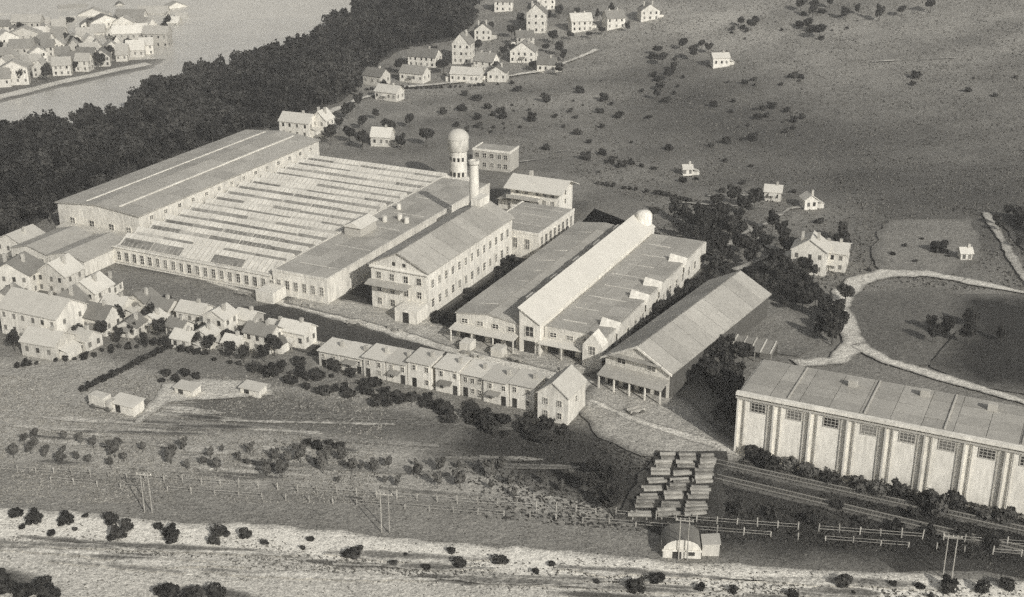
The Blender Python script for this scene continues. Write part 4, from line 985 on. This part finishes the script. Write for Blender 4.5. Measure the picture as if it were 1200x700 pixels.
for k, u in enumerate((211.0, 205.6)):
    lab = ('railway track closest to the long workshop', 'railway track nearer the field fence, before the long workshop')[k]
    r = empty('railway_track', UV(u, -62 + k * 5), ROT - R(1.2 * k), lab, 'railway track')
    MB().add([(0, -1.7, .0), (78, -1.7, .0), (78, 1.7, 0), (0, 1.7, 0), (0, -1.2, .3), (78, -1.2, .3), (78, 1.2, .3), (0, 1.2, .3)], [(0, 1, 5, 4), (1, 2, 6, 5), (2, 3, 7, 6), (3, 0, 4, 7), (4, 5, 6, 7)]).build('ballast', M['ballast'], r)
    for y in (-.72, .72): MB().box(0, 78, y - .07, y + .07, .38, .55).build('rail', M['metal'], r)
    sl = MB()
    for i in range(110): sl.box(.3 + i * .7, .55 + i * .7, -1.15, 1.15, .26, .4)
    o = sl.build('sleepers', M['woodd'], r); o['kind'] = 'stuff'
h = empty('hedge', at(98, 458), 0, 'dark straight clipped hedge running across the left field', 'hedge')
for k in range(16):
    p = at(98, 458).lerp(at(198, 408), k / 15) - at(98, 458)
    o = link('bush', BU[k % 4], h, p, k, (1.1, 1.1, .9))
h = None

# ------------------------------------------------------------------ timber stack, hut, cart and small sheds
soft('timber_yard', PX((722, 612), (845, 609), (852, 533), (766, 530)), .045, .07, 2)  # dark sheet paints the shade in the gaps between piles
BL, BR, TL, TRr = at(733, 606), at(830, 604), at(774, 534), at(842, 536)
row_d = (BR - BL).normalized(); yr = math.atan2(row_d.y, row_d.x)
logs = [MB().cyl((-2.0, 0, 0), (2.0, 0, 0), .4, .36, 8).mesh('log', M['timber']) for _ in range(2)]
beam = MB().box(-.12, .12, -1.0, 1.0, 0, .2).mesh('bearer', M['wood'])
rown = ['nearest', 'second', 'third', 'fourth', 'fifth', 'sixth', 'seventh', 'farthest']
random.seed(90)
for i in range(8):
    for j, cn in enumerate(('left', 'middle', 'right')):
        fu = i / 7.6; fv = (j + .5) / 3
        p = BL.lerp(TL, fu).lerp(BR.lerp(TRr, fu), fv)
        wd = (BR.lerp(TRr, fu) - BL.lerp(TL, fu)).length / 3
        t = empty('timber_pile', p, yr + random.uniform(-.12, .12), f'pile of pale timber in the {rown[i]} row of the timber yard, {cn} column', 'timber pile', 'timber piles in the yard')
        for bx in (-1.2, 1.2): link('bearer', beam, t, (bx, 0, 0))
        ly = random.choice((1, 2, 2))
        for l in range(ly):
            for k in range(2 - l):
                o = link('log', logs[0], t, (random.uniform(-.25, .25), -.42 + l * .42 + k * .84, .62 + l * .72 + random.uniform(-.03, .03)), random.uniform(-.03, .03))
                o.scale = (wd / 4.9 * random.uniform(.8, 1.06), random.uniform(.85, 1.2), random.uniform(.85, 1.2))
r = empty('arched_hut', at(776, 654), ROT + R(22), 'small white hut with arched dark roof below the timber stack', 'hut')
n = 10; v = []; 
for y in (0, 5.2):
    for i in range(n + 1):
        a = math.pi * i / n; v.append((3.2 - 3.2 * math.cos(a), y, 1.6 + 2.0 * math.sin(a)))
fs = [(i, i + 1, n + 2 + i, n + 1 + i) for i in range(n)]
MB().add(v, fs).build('roof', M['roofd'], r)
for y in (0.05, 5.15): MB().add([(q[0] * .97 + .1, y, q[2] - .06) for q in v[:n + 1]] + [(6.3, y, -.2), (.1, y, -.2)], [tuple(range(n + 3))]).build('gable_wall', M['cream'], r)
for x in (.05, 6.15): MB().box(x, x + .2, .1, 5.1, -.2, 1.62).build('side_wall', M['white'], r)
MB().box(-.1, 6.5, -.25, .0, 1.45, 1.7).build('fascia', M['white'], r)
opening(r, 2.4, -.02, .8, 1.4, 1.6, name='door'); opening(r, 4.8, -.02, 1.0, 1.0, .8)
MB().box(6.6, 9.4, 1, 4, -.2, 2.2).build('side_shed', M['cream'], r)
MB().slab([(6.5, .8, 2.2), (9.6, .8, 2.5), (9.6, 4.2, 2.5), (6.5, 4.2, 2.2)], .12).build('side_roof', M['roofl'], r)
r = empty('wagon', at(104, 478), ROT, 'white covered wagon standing in the left field', 'wagon')
MB().box(0, 6, 0, 2.4, .7, 1.0).build('bed', M['wood'], r)
MB().box(.2, 4.2, .1, 2.3, 1.0, 3.0).build('cover', M['white'], r)
MB().box(4.5, 5.9, .2, 2.2, 1.0, 2.4).build('cab', M['cream'], r)
for x in (1.2, 5): 
    for y in (-.05, 2.35): MB().cyl((x, y - .08, .6), (x, y + .18, .6), .6, .6, 12).build('wheel', M['woodd'], r)
for X, Y, l, s in ((130, 482, 'low pale shed beside the white covered wagon', 1), (205, 462, 'small pale field shed with sandy patch around it', .8), (282, 462, 'pale round bordered trough at the sandy patch end', .8)):
    r = empty('field_shed', at(X, Y), ROT, l, 'shed')
    MB().box(0, 6 * s, 0, 3.2 * s, -.2, 2.2 * s).build('wall', M['white'], r)
    MB().slab([(-.3, -.3, 2.2 * s), (6.3 * s, -.3, 2.2 * s), (6.3 * s, 3.5 * s, 2.7 * s), (-.3, 3.5 * s, 2.7 * s)], .15).build('roof', M['roofl'], r)
    opening(r, 2 * s, -.02, 1.0 * s, 1.2, 1.6, name='door')
soft('sand_patch', PX((190, 452), (240, 446), (318, 452), (322, 466), (260, 468), (200, 474), (165, 500), (150, 502), (178, 470)), .5, .3, 1.0, .5)

# ------------------------------------------------------------------ grass tufts and naming by place
def tufts(name, n, region, m, s0, s1, seed, dens=.0):
    rd = random.Random(seed); vs = []; fs = []
    while len(fs) < n * 2:
        X, Y = region(rd); p = at(X, Y)
        if dens and noise.noise(Vector((p.x * .08, p.y * .08, seed))) < rd.uniform(-.5, .3): continue
        for _ in range(2):
            a = rd.uniform(0, 6.28); s_ = rd.uniform(s0, s1); dx, dy = math.cos(a) * s_, math.sin(a) * s_; q = len(vs)
            lx, ly = rd.uniform(-.4, .4) * s_, rd.uniform(-.4, .4) * s_
            vs += [(p.x - dx, p.y - dy, p.z - .02), (p.x + dx, p.y + dy, p.z - .02), (p.x + dx * .4 + lx, p.y + dy * .4 + ly, p.z + s_ * .9), (p.x - dx * .5 + lx, p.y - dy * .5 + ly, p.z + s_ * .7)]
            fs.append((q, q + 1, q + 2, q + 3))
    mb = MB(); mb.v = vs; mb.f = fs
    o = mb.build(name, m); o['kind'] = 'stuff'
def hill_region(rd):
    while True:
        X, Y = rd.uniform(430, 1205), rd.uniform(0, 340)
        if Y < 120 + (X - 430) * .5 and Y > (640 - X) * .45 - 10 and not (X < 760 and Y > 100 + (X - 420) * .42): return X, Y
tufts('meadow_grass', 15000, hill_region, M['tuft'], .2, .5, 1, 1)
tufts('field_grass', 9000, lambda rd: (460 * rd.random() ** 1.2 - 5, rd.uniform(440, 590)), M['tuftl'], .14, .32, 2, 1)
tufts('rough_tussocks', 8000, lambda rd: (lambda X: (X, rd.uniform(505 + max(0, X - 700) * .13, 585 + max(0, X - 300) * .085)))(560 + 645 * rd.random() ** .8 + rd.gauss(0, 25)), M['leaf'], .15, .4, 3, 1)
tufts('bank_grass', 2600, lambda rd: (lambda X: (X, 640 + X * .055 + rd.gauss(0, 9)))(rd.uniform(-5, 1205)), M['tuft'], .12, .34, 4, 1)
tufts('sand_grass', 900, lambda rd: (rd.uniform(-5, 1205), rd.uniform(596, 700)), M['tuft'], .1, .28, 5, 1)

ONES = ['', 'first', 'second', 'third', 'fourth', 'fifth', 'sixth', 'seventh', 'eighth', 'ninth', 'tenth', 'eleventh', 'twelfth', 'thirteenth', 'fourteenth', 'fifteenth', 'sixteenth', 'seventeenth', 'eighteenth', 'nineteenth']
TENS = {2: ('twentieth', 'twenty'), 3: ('thirtieth', 'thirty'), 4: ('fortieth', 'forty'), 5: ('fiftieth', 'fifty'), 6: ('sixtieth', 'sixty')}
def ordinal(n):
    if n < 20: return ONES[n]
    return TENS[n // 10][0] if n % 10 == 0 else TENS[n // 10][1] + ' ' + ONES[n % 10]
for grp, txt in (('shrubs on the sand bank', 'dark shrub on the pale sand bank'), ('young trees behind the fence', 'young tree behind the field fence'), ('bushes along the long workshop', 'rounded bush at the foot of the long workshop'),
                 ('trees along the wood edge', 'dark leafy tree at the wood edge'), ('trees high on the hill', 'dark tree in the thin row high on the hill'), 
                 ('trees between the left houses', 'small dark tree between the left edge houses'), ('trees beside the hillside hut', 'dark tree in the clump by the hillside hut'), ('bushes in the dry field', 'lone dark bush in the dry field'),
                 ('bushes near the right fence', 'dark bush on darker ground near the right fence'), ('trees left of the timber stack', 'dark tree just left of the timber yard'), ('bushes at the bottom left', 'dark bush in the bottom left corner')):
    L_ = [o for o in C.objects if o.get('group') == grp]
    L_.sort(key=lambda o: o.location.x / (o.location.y * math.cos(PITCH) + CAMH * math.sin(PITCH)))
    for i, o in enumerate(L_): o['label'] = f'{txt}, {ordinal(i + 1)} from the left'
# ------------------------------------------------------------------ valley haze
hz = MB().box(-1500, 1500, -450, 2600, -3.0, 124).mesh('haze', None)
hm = bpy.data.materials.new('haze'); hm.use_nodes = True; nn = hm.node_tree.nodes
for x in list(nn):
    if x.type == 'BSDF_PRINCIPLED': nn.remove(x)
vol = nn.new('ShaderNodeVolumePrincipled'); vol.inputs['Density'].default_value = 0.0002; vol.inputs['Color'].default_value = (.97, .96, .93, 1)
hm.node_tree.links.new(vol.outputs[0], nn['Material Output'].inputs['Volume'])
hz.materials.clear(); hz.materials.append(hm)
o = link('haze', hz); o['kind'] = 'stuff'
